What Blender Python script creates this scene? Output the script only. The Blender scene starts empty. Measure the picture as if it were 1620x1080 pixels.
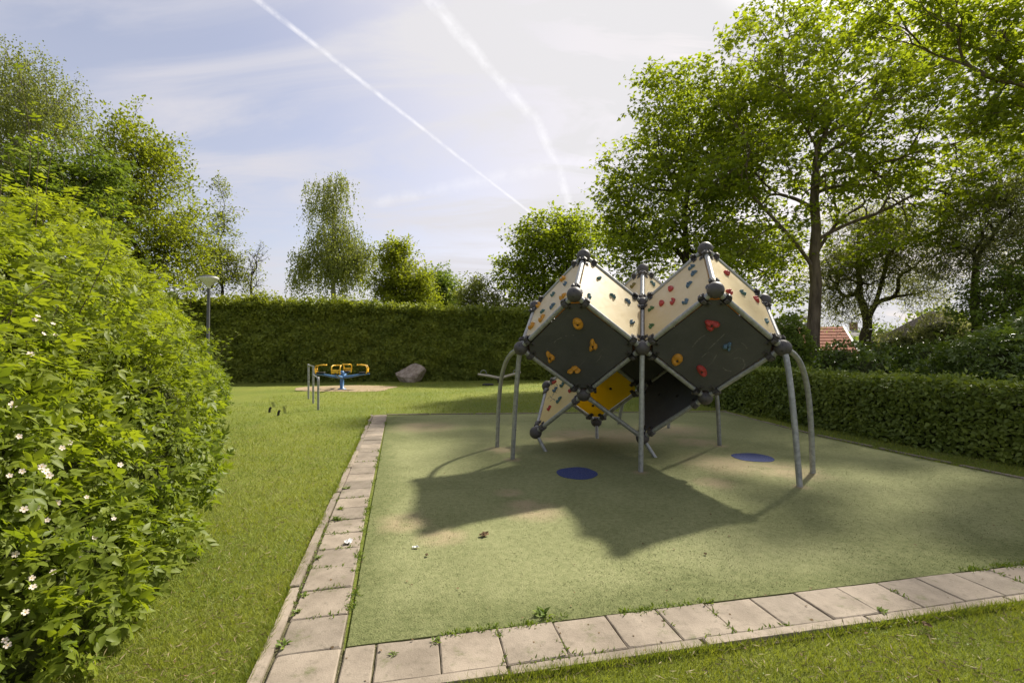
import bpy, math, random
import numpy as np
from mathutils import Vector, Matrix

random.seed(7)
RNG = np.random.default_rng(11)
scene = bpy.context.scene
COL = scene.collection

# ------------------------------------------------------------------ camera
F_PX, HORIZON, EYE = 743.0, 554.0, 1.48          # focal length and horizon row for a 1620 px wide frame, eye height in metres
cam_data = bpy.data.cameras.new('camera')
cam_data.sensor_width = 36.0
cam_data.lens = F_PX / 1620 * 36.0
cam_data.shift_y = (HORIZON - 540) / 1620
cam_data.clip_start = 0.05
cam_data.clip_end = 3000
camera = bpy.data.objects.new('camera', cam_data)
camera.location = (0, 0, EYE)
camera.rotation_euler = (math.radians(90), 0, 0)
COL.objects.link(camera)
scene.camera = camera

def G(px, py):
    """ground point seen at a place in the photograph"""
    y = F_PX * EYE / (py - HORIZON)
    return Vector(((px - 810) / F_PX * y, y, 0))

def P(px, py, y):
    return Vector(((px - 810) / F_PX * y, y, EYE + (HORIZON - py) / F_PX * y))

# ------------------------------------------------------------------ sky, sun, exposure
SUN_EL, SUN_AZ = math.radians(44.4), math.radians(40.5)     # azimuth from +Y towards +X
SUN = Vector((math.sin(SUN_AZ) * math.cos(SUN_EL), math.cos(SUN_AZ) * math.cos(SUN_EL), math.sin(SUN_EL)))
sun_data = bpy.data.lights.new('sun', 'SUN')
sun_data.energy = 2.15
sun_data.angle = math.radians(2.2)
sun_data.color = (1.0, 0.93, 0.80)
sun = bpy.data.objects.new('sun', sun_data)
sun.rotation_euler = SUN.to_track_quat('Z', 'Y').to_euler()
sun.location = SUN * 60
COL.objects.link(sun)

world = bpy.data.worlds.new('World')
scene.world = world
world.use_nodes = True
wt = world.node_tree
wt.nodes.clear()

class NT:
    """small helper to write node trees"""
    def __init__(self, tree):
        self.t = tree
    def n(self, kind, **kw):
        nd = self.t.nodes.new(kind)
        for k, v in kw.items():
            setattr(nd, k, v)
        return nd
    def put(self, sock, v):
        if hasattr(v, 'is_output') or isinstance(v, bpy.types.NodeSocket):
            self.t.links.new(v, sock)
        elif isinstance(v, (tuple, list)) and sock.type == 'RGBA' and len(v) == 3:
            sock.default_value = (*v, 1)
        else:
            sock.default_value = v
    def math(self, op, a, b=0.0, c=None, clamp=False):
        nd = self.n('ShaderNodeMath', operation=op, use_clamp=clamp)
        self.put(nd.inputs[0], a); self.put(nd.inputs[1], b)
        if c is not None: self.put(nd.inputs[2], c)
        return nd.outputs[0]
    def vec(self, op, a, b=(0, 0, 0), scale=None):
        nd = self.n('ShaderNodeVectorMath', operation=op)
        self.put(nd.inputs[0], a)
        if op != 'NORMALIZE' and op != 'LENGTH' and op != 'SCALE': self.put(nd.inputs[1], b)
        if scale is not None: self.put(nd.inputs['Scale'], scale)
        return nd.outputs['Value'] if op in ('DOT_PRODUCT', 'LENGTH', 'DISTANCE') else nd.outputs['Vector']
    def ramp(self, v, lo, hi, a=0.0, b=1.0, smooth=True):
        nd = self.n('ShaderNodeMapRange', interpolation_type='SMOOTHSTEP' if smooth else 'LINEAR')
        self.put(nd.inputs[0], v)
        for i, q in enumerate((lo, hi, a, b)): nd.inputs[i + 1].default_value = q
        return nd.outputs[0]
    def mix(self, f, a, b, mode='MIX'):
        nd = self.n('ShaderNodeMix', data_type='RGBA', blend_type=mode)
        self.put(nd.inputs[0], f); self.put(nd.inputs[6], a); self.put(nd.inputs[7], b)
        return nd.outputs[2]
    def noise(self, co, scale, detail=3.0, rough=0.55, dist=0.0):
        nd = self.n('ShaderNodeTexNoise')
        if co is not None: self.put(nd.inputs['Vector'], co)
        nd.inputs['Scale'].default_value = scale; nd.inputs['Detail'].default_value = detail
        nd.inputs['Roughness'].default_value = rough; nd.inputs['Distortion'].default_value = dist
        return nd.outputs['Fac']

w = NT(wt)
sky = w.n('ShaderNodeTexSky', sky_type='NISHITA', sun_disc=False, sun_elevation=SUN_EL, sun_rotation=SUN_AZ,
          altitude=0.0, air_density=1.0, dust_density=2.5, ozone_density=1.5)
tc = w.n('ShaderNodeTexCoord')
vdir = w.vec('NORMALIZE', tc.outputs['Generated'])
sep = w.n('ShaderNodeSeparateXYZ'); w.put(sep.inputs[0], vdir)
zz = w.math('ADD', w.math('MAXIMUM', sep.outputs[2], 0.0), 0.16)
comb = w.n('ShaderNodeCombineXYZ')
w.put(comb.inputs[0], w.math('DIVIDE', sep.outputs[0], zz)); w.put(comb.inputs[1], w.math('DIVIDE', sep.outputs[1], zz))
mp = w.n('ShaderNodeMapping'); w.put(mp.inputs[0], comb.outputs[0])
mp.inputs['Rotation'].default_value = (0, 0, math.radians(52)); mp.inputs['Scale'].default_value = (0.55, 1.5, 1)
streak = w.noise(mp.outputs[0], 1.7, 9, 0.58, 0.9)
veil = w.noise(comb.outputs[0], 0.6, 3, 0.5, 0.3)
cirrus = w.math('ADD', w.ramp(streak, 0.40, 0.72, 0.0, 0.62), w.ramp(veil, 0.35, 0.70, 0.0, 0.35))
toward_sun = w.ramp(w.vec('DOT_PRODUCT', vdir, tuple(SUN)), 0.55, 0.97, 0.0, 0.6)
low = w.ramp(sep.outputs[2], 0.0, 0.22, 0.35, 0.0)
cloud = w.math('ADD', w.math('ADD', cirrus, toward_sun), w.math('ADD', low, 0.20), clamp=True)

def pdir(px, py):
    return Vector(((px - 810) / F_PX, 1.0, (HORIZON - py) / F_PX)).normalized()

def contrail(a, b, width_a, width_b, strength, rough):
    """a vapour trail along the great circle between two directions of the sky"""
    A, B = pdir(*a), pdir(*b)
    n = A.cross(B).normalized(); t = (B - A).normalized()
    da, db = A.dot(t), B.dot(t)
    wob = w.math('MULTIPLY', w.math('SUBTRACT', w.noise(vdir, 22.0, 7, 0.68), 0.5), rough)
    d = w.math('ABSOLUTE', w.math('ADD', w.vec('DOT_PRODUCT', vdir, tuple(n)), wob))
    s = w.vec('DOT_PRODUCT', vdir, tuple(t))
    wid = w.ramp(s, da, db, width_a, width_b, False)
    core = w.math('SUBTRACT', 1.0, w.math('DIVIDE', d, wid), clamp=True)
    core = w.math('POWER', core, 0.8)
    rng_ = w.math('MULTIPLY', w.ramp(s, da - 0.02, da), w.ramp(s, db - 0.005, db + 0.02, 1.0, 0.0))
    brk = w.ramp(w.noise(vdir, 38.0, 5, 0.65), 0.30, 0.66, 0.25, 1.0)
    fwd = w.ramp(sep.outputs[1], 0.0, 0.1)
    return w.math('MULTIPLY', w.math('MULTIPLY', w.math('MULTIPLY', core, rng_), w.math('MULTIPLY', brk, strength)), fwd)

trail = contrail((330, -60), (850, 345), 0.0060, 0.0030, 0.70, 0.005)
for seg in (((640, -55), (760, 92), 0.015, 0.012), ((757, 89), (848, 190), 0.012, 0.011), ((846, 187), (885, 270), 0.011, 0.010), ((884, 267), (906, 335), 0.010, 0.008)):
    trail = w.math('MAXIMUM', trail, contrail(*seg, 0.55, 0.022))
trail = w.math('MAXIMUM', trail, contrail((600, 320), (960, 245), 0.012, 0.02, 0.22, 0.02))
SKY_STRENGTH = 0.15
sun_dot = w.vec('DOT_PRODUCT', vdir, tuple(SUN))
cloud_col = w.mix(w.ramp(sun_dot, 0.35, 0.95), (1.15, 1.13, 1.23), (1.33, 1.305, 1.33))
cloud_col = w.mix(w.ramp(sun_dot, 0.955, 1.0), cloud_col, (4.0, 3.9, 3.75))      # the bright veil close round the sun
tint = w.mix(1.0, sky.outputs[0], (0.335, 0.285, 0.268), 'MULTIPLY')
sky_col = w.mix(cloud, tint, cloud_col)
sky_col = w.mix(trail, sky_col, (1.75, 1.72, 1.76))
bg = w.n('ShaderNodeBackground')
w.put(bg.inputs[0], sky_col); bg.inputs[1].default_value = SKY_STRENGTH
wo = w.n('ShaderNodeOutputWorld'); wt.links.new(bg.outputs[0], wo.inputs[0])

scene.view_settings.view_transform = 'Standard'
scene.view_settings.look = 'None'
scene.view_settings.exposure = 2.08
scene.view_settings.gamma = 1.0
scene.view_settings.use_curve_mapping = False
scene.render.engine = 'CYCLES'
scene.cycles.use_denoising = True
scene.cycles.max_bounces = 8
scene.cycles.diffuse_bounces = 5
scene.cycles.glossy_bounces = 3
scene.cycles.transmission_bounces = 6
scene.cycles.caustics_reflective = False
scene.cycles.caustics_refractive = False

# ------------------------------------------------------------------ helpers: objects and meshes
def tag(o, label=None, category=None, group=None, kind=None):
    if label: o['label'] = label
    if category: o['category'] = category
    if group: o['group'] = group
    if kind: o['kind'] = kind
    return o

def empty(name, loc=(0, 0, 0), rz=0.0):
    o = bpy.data.objects.new(name, None)
    o.location = loc; o.rotation_euler = (0, 0, rz); o.empty_display_size = 0.2
    COL.objects.link(o)
    return o

def link(name, mesh, parent=None, matrix=None):
    o = bpy.data.objects.new(name, mesh)
    COL.objects.link(o)
    if parent is not None:
        o.parent = parent
    if matrix is not None:
        o.matrix_local = matrix
    return o

def tri_mesh(name, V, T, mat, var=None, smooth=False):
    """mesh from numpy vertices and triangles, with a colour-variation attribute"""
    me = bpy.data.meshes.new(name)
    V = np.ascontiguousarray(V, dtype=np.float32); T = np.ascontiguousarray(T, dtype=np.int32)
    me.vertices.add(len(V)); me.vertices.foreach_set('co', V.ravel())
    me.loops.add(T.size); me.loops.foreach_set('vertex_index', T.ravel())
    me.polygons.add(len(T)); me.polygons.foreach_set('loop_start', np.arange(0, T.size, 3, dtype=np.int32))
    if smooth: me.polygons.foreach_set('use_smooth', np.ones(len(T), dtype=bool))
    if var is not None:
        at = me.attributes.new('var', 'FLOAT', 'POINT')
        at.data.foreach_set('value', np.ascontiguousarray(var, dtype=np.float32))
    me.materials.append(mat)
    me.update(calc_edges=True)
    return me

class MB:
    """collects shapes into one mesh"""
    def __init__(self):
        self.v, self.f, self.m, self.s = [], [], [], []
    def add(self, V, F, mi=0, smooth=False):
        o = len(self.v)
        self.v += [tuple(p) for p in V]
        for q in F:
            self.f.append(tuple(i + o for i in q)); self.m.append(mi); self.s.append(smooth)
        return self
    def box(self, c, size, rot=None, ch=0.0, mi=0):
        """box with chamfered edges"""
        sx, sy, sz = (s / 2 for s in size)
        V = []
        if ch <= 0:
            V = [Vector((x, y, z)) for z in (-sz, sz) for x, y in ((-sx, -sy), (sx, -sy), (sx, sy), (-sx, sy))]
            F = [(3, 2, 1, 0), (4, 5, 6, 7)] + [(i, (i + 1) % 4, 4 + (i + 1) % 4, 4 + i) for i in range(4)]
        else:
            def ring(z, k):
                return [Vector((x, y, z)) for x, y in ((-sx + k, -sy + k), (sx - k, -sy + k), (sx - k, sy - k), (-sx + k, sy - k))]
            V = ring(-sz, ch) + ring(-sz + ch, 0) + ring(sz - ch, 0) + ring(sz, ch)
            F = [(3, 2, 1, 0), (12, 13, 14, 15)]
            for r in range(3):
                F += [(r * 4 + i, r * 4 + (i + 1) % 4, r * 4 + 4 + (i + 1) % 4, r * 4 + 4 + i) for i in range(4)]
        R = rot if rot is not None else Matrix.Identity(3)
        return self.add([R @ p + Vector(c) for p in V], F, mi)
    def tube(self, pts, r, sides=10, mi=0, cap=True, smooth=True):
        pts = [Vector(p) for p in pts]
        rs = r if isinstance(r, (list, tuple)) else [r] * len(pts)
        V, F = [], []
        d0 = (pts[1] - pts[0]).normalized()
        u = d0.orthogonal().normalized()
        for i, p in enumerate(pts):
            a = (pts[min(i + 1, len(pts) - 1)] - pts[max(i - 1, 0)]).normalized()
            u = (u - a * u.dot(a)).normalized(); v = a.cross(u)
            for k in range(sides):
                t = 2 * math.pi * k / sides
                V.append(p + (u * math.cos(t) + v * math.sin(t)) * rs[i])
        for i in range(len(pts) - 1):
            for k in range(sides):
                F.append((i * sides + k, i * sides + (k + 1) % sides, (i + 1) * sides + (k + 1) % sides, (i + 1) * sides + k))
        self.add(V, F, mi, smooth)
        if cap:
            n = len(pts) - 1
            self.add([V[k] for k in range(sides)], [tuple(range(sides))[::-1]], mi)
            self.add([V[n * sides + k] for k in range(sides)], [tuple(range(sides))], mi)
        return self
    def ball(self, c, r, seg=16, rings=10, mi=0, squash=(1, 1, 1)):
        V, F = [], []
        for j in range(rings + 1):
            ph = math.pi * j / rings
            for i in range(seg):
                t = 2 * math.pi * i / seg
                V.append(Vector(c) + Vector((math.sin(ph) * math.cos(t) * squash[0], math.sin(ph) * math.sin(t) * squash[1], math.cos(ph) * squash[2])) * r)
        for j in range(rings):
            for i in range(seg):
                F.append((j * seg + i, (j + 1) * seg + i, (j + 1) * seg + (i + 1) % seg, j * seg + (i + 1) % seg))
        return self.add(V, F, mi, True)
    def lathe(self, c, prof, seg=20, mi=0, smooth=True):
        V, F = [], []
        for r, z in prof:
            for i in range(seg):
                t = 2 * math.pi * i / seg
                V.append(Vector(c) + Vector((r * math.cos(t), r * math.sin(t), z)))
        for j in range(len(prof) - 1):
            for i in range(seg):
                F.append((j * seg + i, j * seg + (i + 1) % seg, (j + 1) * seg + (i + 1) % seg, (j + 1) * seg + i))
        return self.add(V, F, mi, smooth)
    def mesh(self, name, *mats):
        me = bpy.data.meshes.new(name)
        me.from_pydata(self.v, [], self.f)
        for m_ in mats: me.materials.append(m_)
        me.polygons.foreach_set('material_index', self.m)
        me.polygons.foreach_set('use_smooth', self.s)
        me.update()
        return me
    def build(self, name, mats, parent=None, matrix=None):
        mats = mats if isinstance(mats, (list, tuple)) else (mats,)
        return link(name, self.mesh(name, *mats), parent, matrix)

# ------------------------------------------------------------------ materials
def new_mat(name):
    m = bpy.data.materials.new(name)
    m.use_nodes = True
    m.node_tree.nodes.clear()
    t = NT(m.node_tree)
    out = t.n('ShaderNodeOutputMaterial')
    return m, t, out

def principled(t, out, color, rough=0.6, metal=0.0, spec=0.5, normal=None):
    b = t.n('ShaderNodeBsdfPrincipled')
    t.put(b.inputs['Base Color'], color); t.put(b.inputs['Roughness'], rough)
    b.inputs['Metallic'].default_value = metal
    b.inputs['Specular IOR Level'].default_value = spec
    if normal is not None: t.put(b.inputs['Normal'], normal)
    if out is not None: t.t.links.new(b.outputs[0], out.inputs[0])
    return b

def bump(t, height, strength=0.4, dist=0.01):
    b = t.n('ShaderNodeBump')
    b.inputs['Strength'].default_value = strength; b.inputs['Distance'].default_value = dist
    t.put(b.inputs['Height'], height)
    return b.outputs[0]

def leaf_mat(name, dark, light, trans=0.45, glow=(1.25, 1.25, 0.45), rough=0.55, spec=0.2):
    m, t, out = new_mat(name)
    at = t.n('ShaderNodeAttribute', attribute_name='var')
    col = t.mix(at.outputs['Fac'], dark, light)
    p = principled(t, None, col, rough, spec=spec)
    tr = t.n('ShaderNodeBsdfTranslucent')
    t.put(tr.inputs[0], t.mix(1.0, col, glow, 'MULTIPLY'))
    mx = t.n('ShaderNodeMixShader'); mx.inputs[0].default_value = trans
    t.t.links.new(p.outputs[0], mx.inputs[1]); t.t.links.new(tr.outputs[0], mx.inputs[2])
    t.t.links.new(mx.outputs[0], out.inputs[0])
    return m

def noisy_mat(name, c1, c2, scale, rough=0.7, metal=0.0, spec=0.4, bump_s=0.3, bump_d=0.01, detail=5, rand=0.0, stretch=None, coord='Object'):
    m, t, out = new_mat(name)
    co = t.n('ShaderNodeTexCoord').outputs[coord]
    if stretch is not None:
        mp_ = t.n('ShaderNodeMapping'); t.put(mp_.inputs[0], co); mp_.inputs['Scale'].default_value = stretch; co = mp_.outputs[0]
    if rand > 0:
        oi = t.n('ShaderNodeObjectInfo')
        co = t.vec('ADD', co, t.vec('SCALE', (13.0, 7.0, 3.0), scale=oi.outputs['Random']))
    nz = t.noise(co, scale, detail, 0.6)
    col = t.mix(t.ramp(nz, 0.3, 0.7), c1, c2)
    if rand > 0:
        col = t.mix(1.0, col, t.mix(oi.outputs['Random'], (1 - rand,) * 3, (1 + rand,) * 3), 'MULTIPLY')
    nrm = bump(t, t.noise(co, scale * 4, 4, 0.6), bump_s, bump_d) if bump_s > 0 else None
    principled(t, out, col, rough, metal, spec, nrm)
    return m

MAT = {}
MAT['galv'] = noisy_mat('galvanised_steel', (0.24, 0.245, 0.24), (0.37, 0.375, 0.36), 22, 0.45, 0.4, 0.5, 0.05, 0.002)
MAT['cast'] = noisy_mat('dark_cast_grey', (0.052, 0.047, 0.046), (0.078, 0.070, 0.068), 14, 0.55, 0.0, 0.45, 0.12, 0.004)
MAT['bolt'] = noisy_mat('steel_bolt', (0.03, 0.03, 0.03), (0.06, 0.06, 0.06), 30, 0.4, 0.5, 0.5, 0.0)
MAT['bark'] = noisy_mat('tree_bark', (0.085, 0.064, 0.046), (0.190, 0.148, 0.105), 7, 0.9, 0, 0.2, 0.8, 0.03, stretch=(1, 1, 0.22))
MAT['bark_dark'] = noisy_mat('dark_bark', (0.035, 0.029, 0.022), (0.085, 0.07, 0.052), 7, 0.9, 0, 0.2, 0.8, 0.03, stretch=(1, 1, 0.25))
MAT['bark_birch'] = noisy_mat('birch_bark', (0.09, 0.08, 0.07), (0.42, 0.40, 0.36), 5, 0.8, 0, 0.2, 0.5, 0.02, stretch=(1, 1, 0.6))
MAT['core'] = noisy_mat('inner_twigs', (0.036, 0.044, 0.014), (0.080, 0.090, 0.030), 9, 0.95, 0, 0.1, 0.9, 0.05)
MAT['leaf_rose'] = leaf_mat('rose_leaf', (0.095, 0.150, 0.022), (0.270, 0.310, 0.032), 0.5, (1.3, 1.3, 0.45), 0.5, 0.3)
MAT['leaf_hornbeam'] = leaf_mat('hornbeam_leaf', (0.095, 0.140, 0.026), (0.225, 0.270, 0.044), 0.28, (1.3, 1.3, 0.4), 0.5, 0.28)
MAT['leaf_backhedge'] = leaf_mat('tall_hedge_leaf', (0.125, 0.165, 0.034), (0.300, 0.330, 0.056), 0.3)
MAT['leaf_maple'] = leaf_mat('maple_leaf', (0.135, 0.190, 0.028), (0.270, 0.320, 0.044), 0.6, (1.45, 1.4, 0.35))
MAT['leaf_dark'] = leaf_mat('dark_green_leaf', (0.105, 0.160, 0.034), (0.205, 0.265, 0.050), 0.42)
MAT['leaf_birch'] = leaf_mat('birch_leaf', (0.140, 0.168, 0.048), (0.250, 0.275, 0.080), 0.5)
MAT['leaf_lime'] = leaf_mat('pale_lime_leaf', (0.160, 0.200, 0.026), (0.300, 0.330, 0.040), 0.5)
MAT['leaf_willow'] = leaf_mat('willow_leaf', (0.170, 0.185, 0.085), (0.300, 0.315, 0.155), 0.58, (1.2, 1.2, 0.6))
MAT['leaf_broad'] = leaf_mat('broad_shrub_leaf', (0.070, 0.120, 0.022), (0.160, 0.215, 0.036), 0.36, rough=0.35, spec=0.6)
MAT['leaf_weed'] = leaf_mat('weed_leaf', (0.085, 0.14, 0.024), (0.18, 0.235, 0.036), 0.35)
MAT['grass_blade'] = leaf_mat('grass_blade', (0.115, 0.170, 0.026), (0.315, 0.330, 0.054), 0.4, (1.2, 1.2, 0.5), 0.55, 0.25)

def lawn_material():
    m, t, out = new_mat('lawn')
    geo = t.n('ShaderNodeNewGeometry'); co = geo.outputs['Position']
    big = t.noise(co, 0.45, 4, 0.6); mid = t.noise(co, 3.5, 5, 0.65); fine = t.noise(co, 70, 4, 0.7)
    col = t.mix(t.ramp(big, 0.3, 0.7), (0.140, 0.180, 0.026), (0.220, 0.240, 0.040))
    col = t.mix(t.math('MULTIPLY', t.ramp(mid, 0.48, 0.75), 0.55), col, (0.200, 0.180, 0.070))
    col = t.mix(t.ramp(fine, 0.25, 0.75, 0.0, 0.6), col, (0.085, 0.110, 0.016))
    principled(t, out, col, 0.85, spec=0.15, normal=bump(t, t.math('ADD', fine, t.math('MULTIPLY', mid, 1.5)), 0.9, 0.03))
    return m
MAT['lawn'] = lawn_material()

# mat frame: origin at the near left corner of the play surface, x along the front paving, y along the side paving
AL = math.radians(13.3)
O2 = G(550, 1021)
UX = Vector((math.cos(AL), math.sin(AL), 0)); UY = Vector((-math.sin(AL), math.cos(AL), 0))
def MF(x, y, z=0.0):
    return O2 + UX * x + UY * y + Vector((0, 0, z))

def turf_material():
    m, t, out = new_mat('worn_play_turf')
    geo = t.n('ShaderNodeNewGeometry'); co = geo.outputs['Position']
    rel = t.vec('SUBTRACT', co, tuple(O2))
    mx = t.vec('DOT_PRODUCT', rel, tuple(UX)); my = t.vec('DOT_PRODUCT', rel, tuple(UY))
    n1 = t.noise(co, 0.9, 5, 0.6, 0.6); n2 = t.noise(co, 4.0, 5, 0.65); fine = t.noise(co, 95, 3, 0.7); mid = t.noise(co, 22, 4, 0.7)
    wob = t.math('MULTIPLY', t.math('SUBTRACT', t.math('ADD', n1, t.math('MULTIPLY', n2, 0.6)), 0.8), 0.9)
    edge = t.math('MINIMUM', t.math('MULTIPLY', mx, 1.35), t.math('ADD', my, 0.05))
    worn = t.ramp(t.math('ADD', edge, wob), -0.02, 0.55)
    patches = t.ramp(n1, 0.36, 0.62)
    wear = t.math('MULTIPLY', worn, t.math('ADD', t.math('MULTIPLY', patches, 0.40), 0.60))
    green = t.mix(t.ramp(mid, 0.3, 0.7), (0.108, 0.124, 0.046), (0.162, 0.174, 0.072))
    tan = t.mix(t.ramp(mid, 0.3, 0.7), (0.190, 0.204, 0.090), (0.252, 0.256, 0.124))
    col = t.mix(wear, green, tan)
    sand = None
    for px, py, r in ((845, 810, 0.34), (640, 828, 0.30), (985, 690, 0.95), (915, 688, 0.75), (1150, 735, 0.7), (1240, 745, 0.6), (672, 676, 0.8), (660, 672, 0.35), (1100, 700, 0.5), (700, 850, 0.25), (1013, 748, 0.13), (1266, 771, 0.13), (1286, 750, 0.13), (1138, 706, 0.16), (811, 728, 0.16), (795, 712, 0.32), (805, 781, 0.18), (1130, 765, 0.3), (830, 800, 0.22), (880, 695, 0.4), (1060, 680, 0.9)):
        g = G(px, py)
        d = t.math('ADD', t.vec('DISTANCE', co, tuple(g)), t.math('MULTIPLY', t.math('SUBTRACT', n2, 0.5), r * 1.5))
        f = t.ramp(d, r * 0.25, r * 1.05, 0.72, 0.0)
        sand = f if sand is None else t.math('MAXIMUM', sand, f)
    col = t.mix(t.math('MULTIPLY', sand, t.ramp(n2, 0.28, 0.55, 0.35, 1.0)), col, (0.350, 0.275, 0.172))
    col = t.mix(t.ramp(fine, 0.35, 0.72, 0.0, 0.40), col, t.mix(0.40, col, (0.030, 0.045, 0.018)))
    principled(t, out, col, 0.9, spec=0.12, normal=bump(t, t.math('ADD', fine, t.math('MULTIPLY', mid, 0.6)), 0.8, 0.012))
    return m
MAT['turf'] = turf_material()

def slab_material():
    m, t, out = new_mat('concrete_slab')
    geo = t.n('ShaderNodeNewGeometry'); oi = t.n('ShaderNodeObjectInfo'); co = geo.outputs['Position']
    n1 = t.noise(co, 3.2, 6, 0.65); n2 = t.noise(co, 26, 5, 0.7); n3 = t.noise(co, 150, 3, 0.6)
    col = t.mix(t.ramp(n1, 0.3, 0.7), (0.178, 0.150, 0.118), (0.278, 0.238, 0.192))
    col = t.mix(t.ramp(n2, 0.5, 0.75, 0.0, 0.55), col, (0.095, 0.085, 0.060))
    col = t.mix(t.ramp(n3, 0.58, 0.75, 0.0, 0.5), col, (0.30, 0.265, 0.215))
    col = t.mix(1.0, col, t.mix(oi.outputs['Random'], (0.80, 0.79, 0.78), (1.12, 1.09, 1.06)), 'MULTIPLY')
    moss = t.math('MULTIPLY', t.ramp(t.noise(co, 6.0, 6, 0.7), 0.56, 0.72), t.ramp(n2, 0.4, 0.6, 0.2, 0.8))
    col = t.mix(moss, col, (0.105, 0.110, 0.048))
    principled(t, out, col, 0.85, spec=0.25, normal=bump(t, t.math('ADD', n3, t.math('MULTIPLY', n2, 1.4)), 0.4, 0.006))
    return m
MAT['slab'] = slab_material()
MAT['soil'] = noisy_mat('joint_soil', (0.07, 0.068, 0.034), (0.15, 0.135, 0.075), 30, 0.95, 0, 0.1, 0.8, 0.02)
MAT['sand'] = noisy_mat('sand', (0.24, 0.185, 0.115), (0.34, 0.265, 0.165), 9, 0.95, 0, 0.1, 0.5, 0.02)
MAT['blue_rubber'] = noisy_mat('blue_rubber', (0.020, 0.032, 0.105), (0.050, 0.065, 0.170), 60, 0.85, 0, 0.2, 0.6, 0.006)

def panel_material(name, a, b, trans=0.0, scuff=None, rough=0.35, through=(1.1, 0.85, 0.35)):
    m, t, out = new_mat(name)
    co = t.n('ShaderNodeTexCoord').outputs['Object']
    n1 = t.noise(co, 1.8, 5, 0.6, 0.4)
    col = t.mix(t.ramp(n1, 0.3, 0.72), a, b)
    n2 = t.noise(co, 7.0, 6, 0.7, 2.2)
    if scuff is not None:
        mp_ = t.n('ShaderNodeMapping'); t.put(mp_.inputs[0], co); mp_.inputs['Rotation'].default_value = (0, 0, 0.9); mp_.inputs['Scale'].default_value = (1.2, 14, 1)
        sc = t.noise(mp_.outputs[0], 2.2, 3, 0.5, 0.3)
        col = t.mix(t.math('MULTIPLY', t.ramp(sc, 0.66, 0.78, 0.0, 0.5), t.ramp(n1, 0.45, 0.6)), col, scuff)
        col = t.mix(t.ramp(n2, 0.55, 0.8, 0.0, 0.30), col, scuff)
    p = principled(t, None, col, t.ramp(n2, 0.3, 0.7, rough, rough + 0.2), spec=0.45, normal=bump(t, t.noise(co, 120, 2, 0.5), 0.08, 0.002))
    if trans > 0:
        tr = t.n('ShaderNodeBsdfTranslucent'); t.put(tr.inputs[0], t.mix(1.0, col, through, 'MULTIPLY'))
        mx_ = t.n('ShaderNodeMixShader'); mx_.inputs[0].default_value = trans
        t.t.links.new(p.outputs[0], mx_.inputs[1]); t.t.links.new(tr.outputs[0], mx_.inputs[2]); t.t.links.new(mx_.outputs[0], out.inputs[0])
    else:
        t.t.links.new(p.outputs[0], out.inputs[0])
    return m
MAT['cream'] = panel_material('cream_panel', (0.60, 0.485, 0.265), (0.68, 0.575, 0.35), 0.22, (0.42, 0.32, 0.18))
MAT['amber'] = panel_material('yellow_panel', (0.58, 0.44, 0.010), (0.64, 0.50, 0.016), 0.45, (0.45, 0.29, 0.01), 0.35, (1.2, 1.1, 0.5))
MAT['straw_panel'] = panel_material('straw_yellow_panel', (0.62, 0.48, 0.18), (0.68, 0.55, 0.24), 0.22, (0.46, 0.34, 0.14))
MAT['charcoal'] = panel_material('charcoal_panel', (0.056, 0.057, 0.061), (0.080, 0.080, 0.083), 0.0, (0.20, 0.195, 0.185), 0.5)
for nm, c in dict(yellow=(0.52, 0.24, 0.022), red=(0.38, 0.045, 0.035), teal=(0.075, 0.15, 0.155), blue=(0.085, 0.145, 0.20), green=(0.075, 0.15, 0.055), olive=(0.15, 0.125, 0.03)).items():
    MAT['hold_' + nm] = noisy_mat('hold_' + nm, tuple(q * 0.82 for q in c), tuple(min(1, q * 1.15) for q in c), 25, 0.55, 0, 0.4, 0.25, 0.004)
MAT['blue_paint'] = noisy_mat('blue_paint', (0.045, 0.125, 0.27), (0.07, 0.17, 0.34), 10, 0.4, 0, 0.5, 0.05, 0.003)
MAT['yellow_plastic'] = noisy_mat('yellow_plastic', (0.66, 0.37, 0.015), (0.75, 0.44, 0.03), 10, 0.4, 0, 0.5, 0.05, 0.003)
MAT['dark_rubber'] = noisy_mat('dark_rubber', (0.016, 0.016, 0.016), (0.032, 0.03, 0.028), 20, 0.75, 0, 0.3, 0.2, 0.004)
MAT['weathered_wood'] = noisy_mat('weathered_wood', (0.36, 0.31, 0.24), (0.55, 0.50, 0.41), 12, 0.8, 0, 0.2, 0.3, 0.006, stretch=(0.2, 1, 1))
MAT['granite'] = noisy_mat('boulder_stone', (0.24, 0.185, 0.145), (0.46, 0.38, 0.31), 5, 0.85, 0, 0.25, 0.7, 0.03, detail=7)
MAT['post_grey'] = noisy_mat('lamp_post_grey', (0.055, 0.055, 0.055), (0.085, 0.085, 0.085), 12, 0.5, 0.2, 0.5, 0.1, 0.003)
MAT['lamp_shade'] = noisy_mat('lamp_shade_plastic', (0.48, 0.48, 0.45), (0.60, 0.60, 0.57), 6, 0.35, 0, 0.5, 0.03, 0.002)
MAT['roof_red'] = noisy_mat('red_clay_tile', (0.23, 0.075, 0.038), (0.36, 0.13, 0.068), 4, 0.8, 0, 0.2, 0.2, 0.01, rand=0.15)
MAT['roof_grey'] = noisy_mat('grey_roof_tile', (0.16, 0.15, 0.145), (0.25, 0.235, 0.225), 4, 0.8, 0, 0.2, 0.2, 0.01, rand=0.12)
MAT['thatch'] = noisy_mat('dark_thatch', (0.045, 0.038, 0.032), (0.095, 0.08, 0.065), 5, 0.95, 0, 0.1, 0.9, 0.05, stretch=(6, 6, 0.6))
MAT['white_wall'] = noisy_mat('white_render', (0.55, 0.53, 0.50), (0.68, 0.66, 0.62), 2, 0.85, 0, 0.2, 0.1, 0.01)
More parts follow.
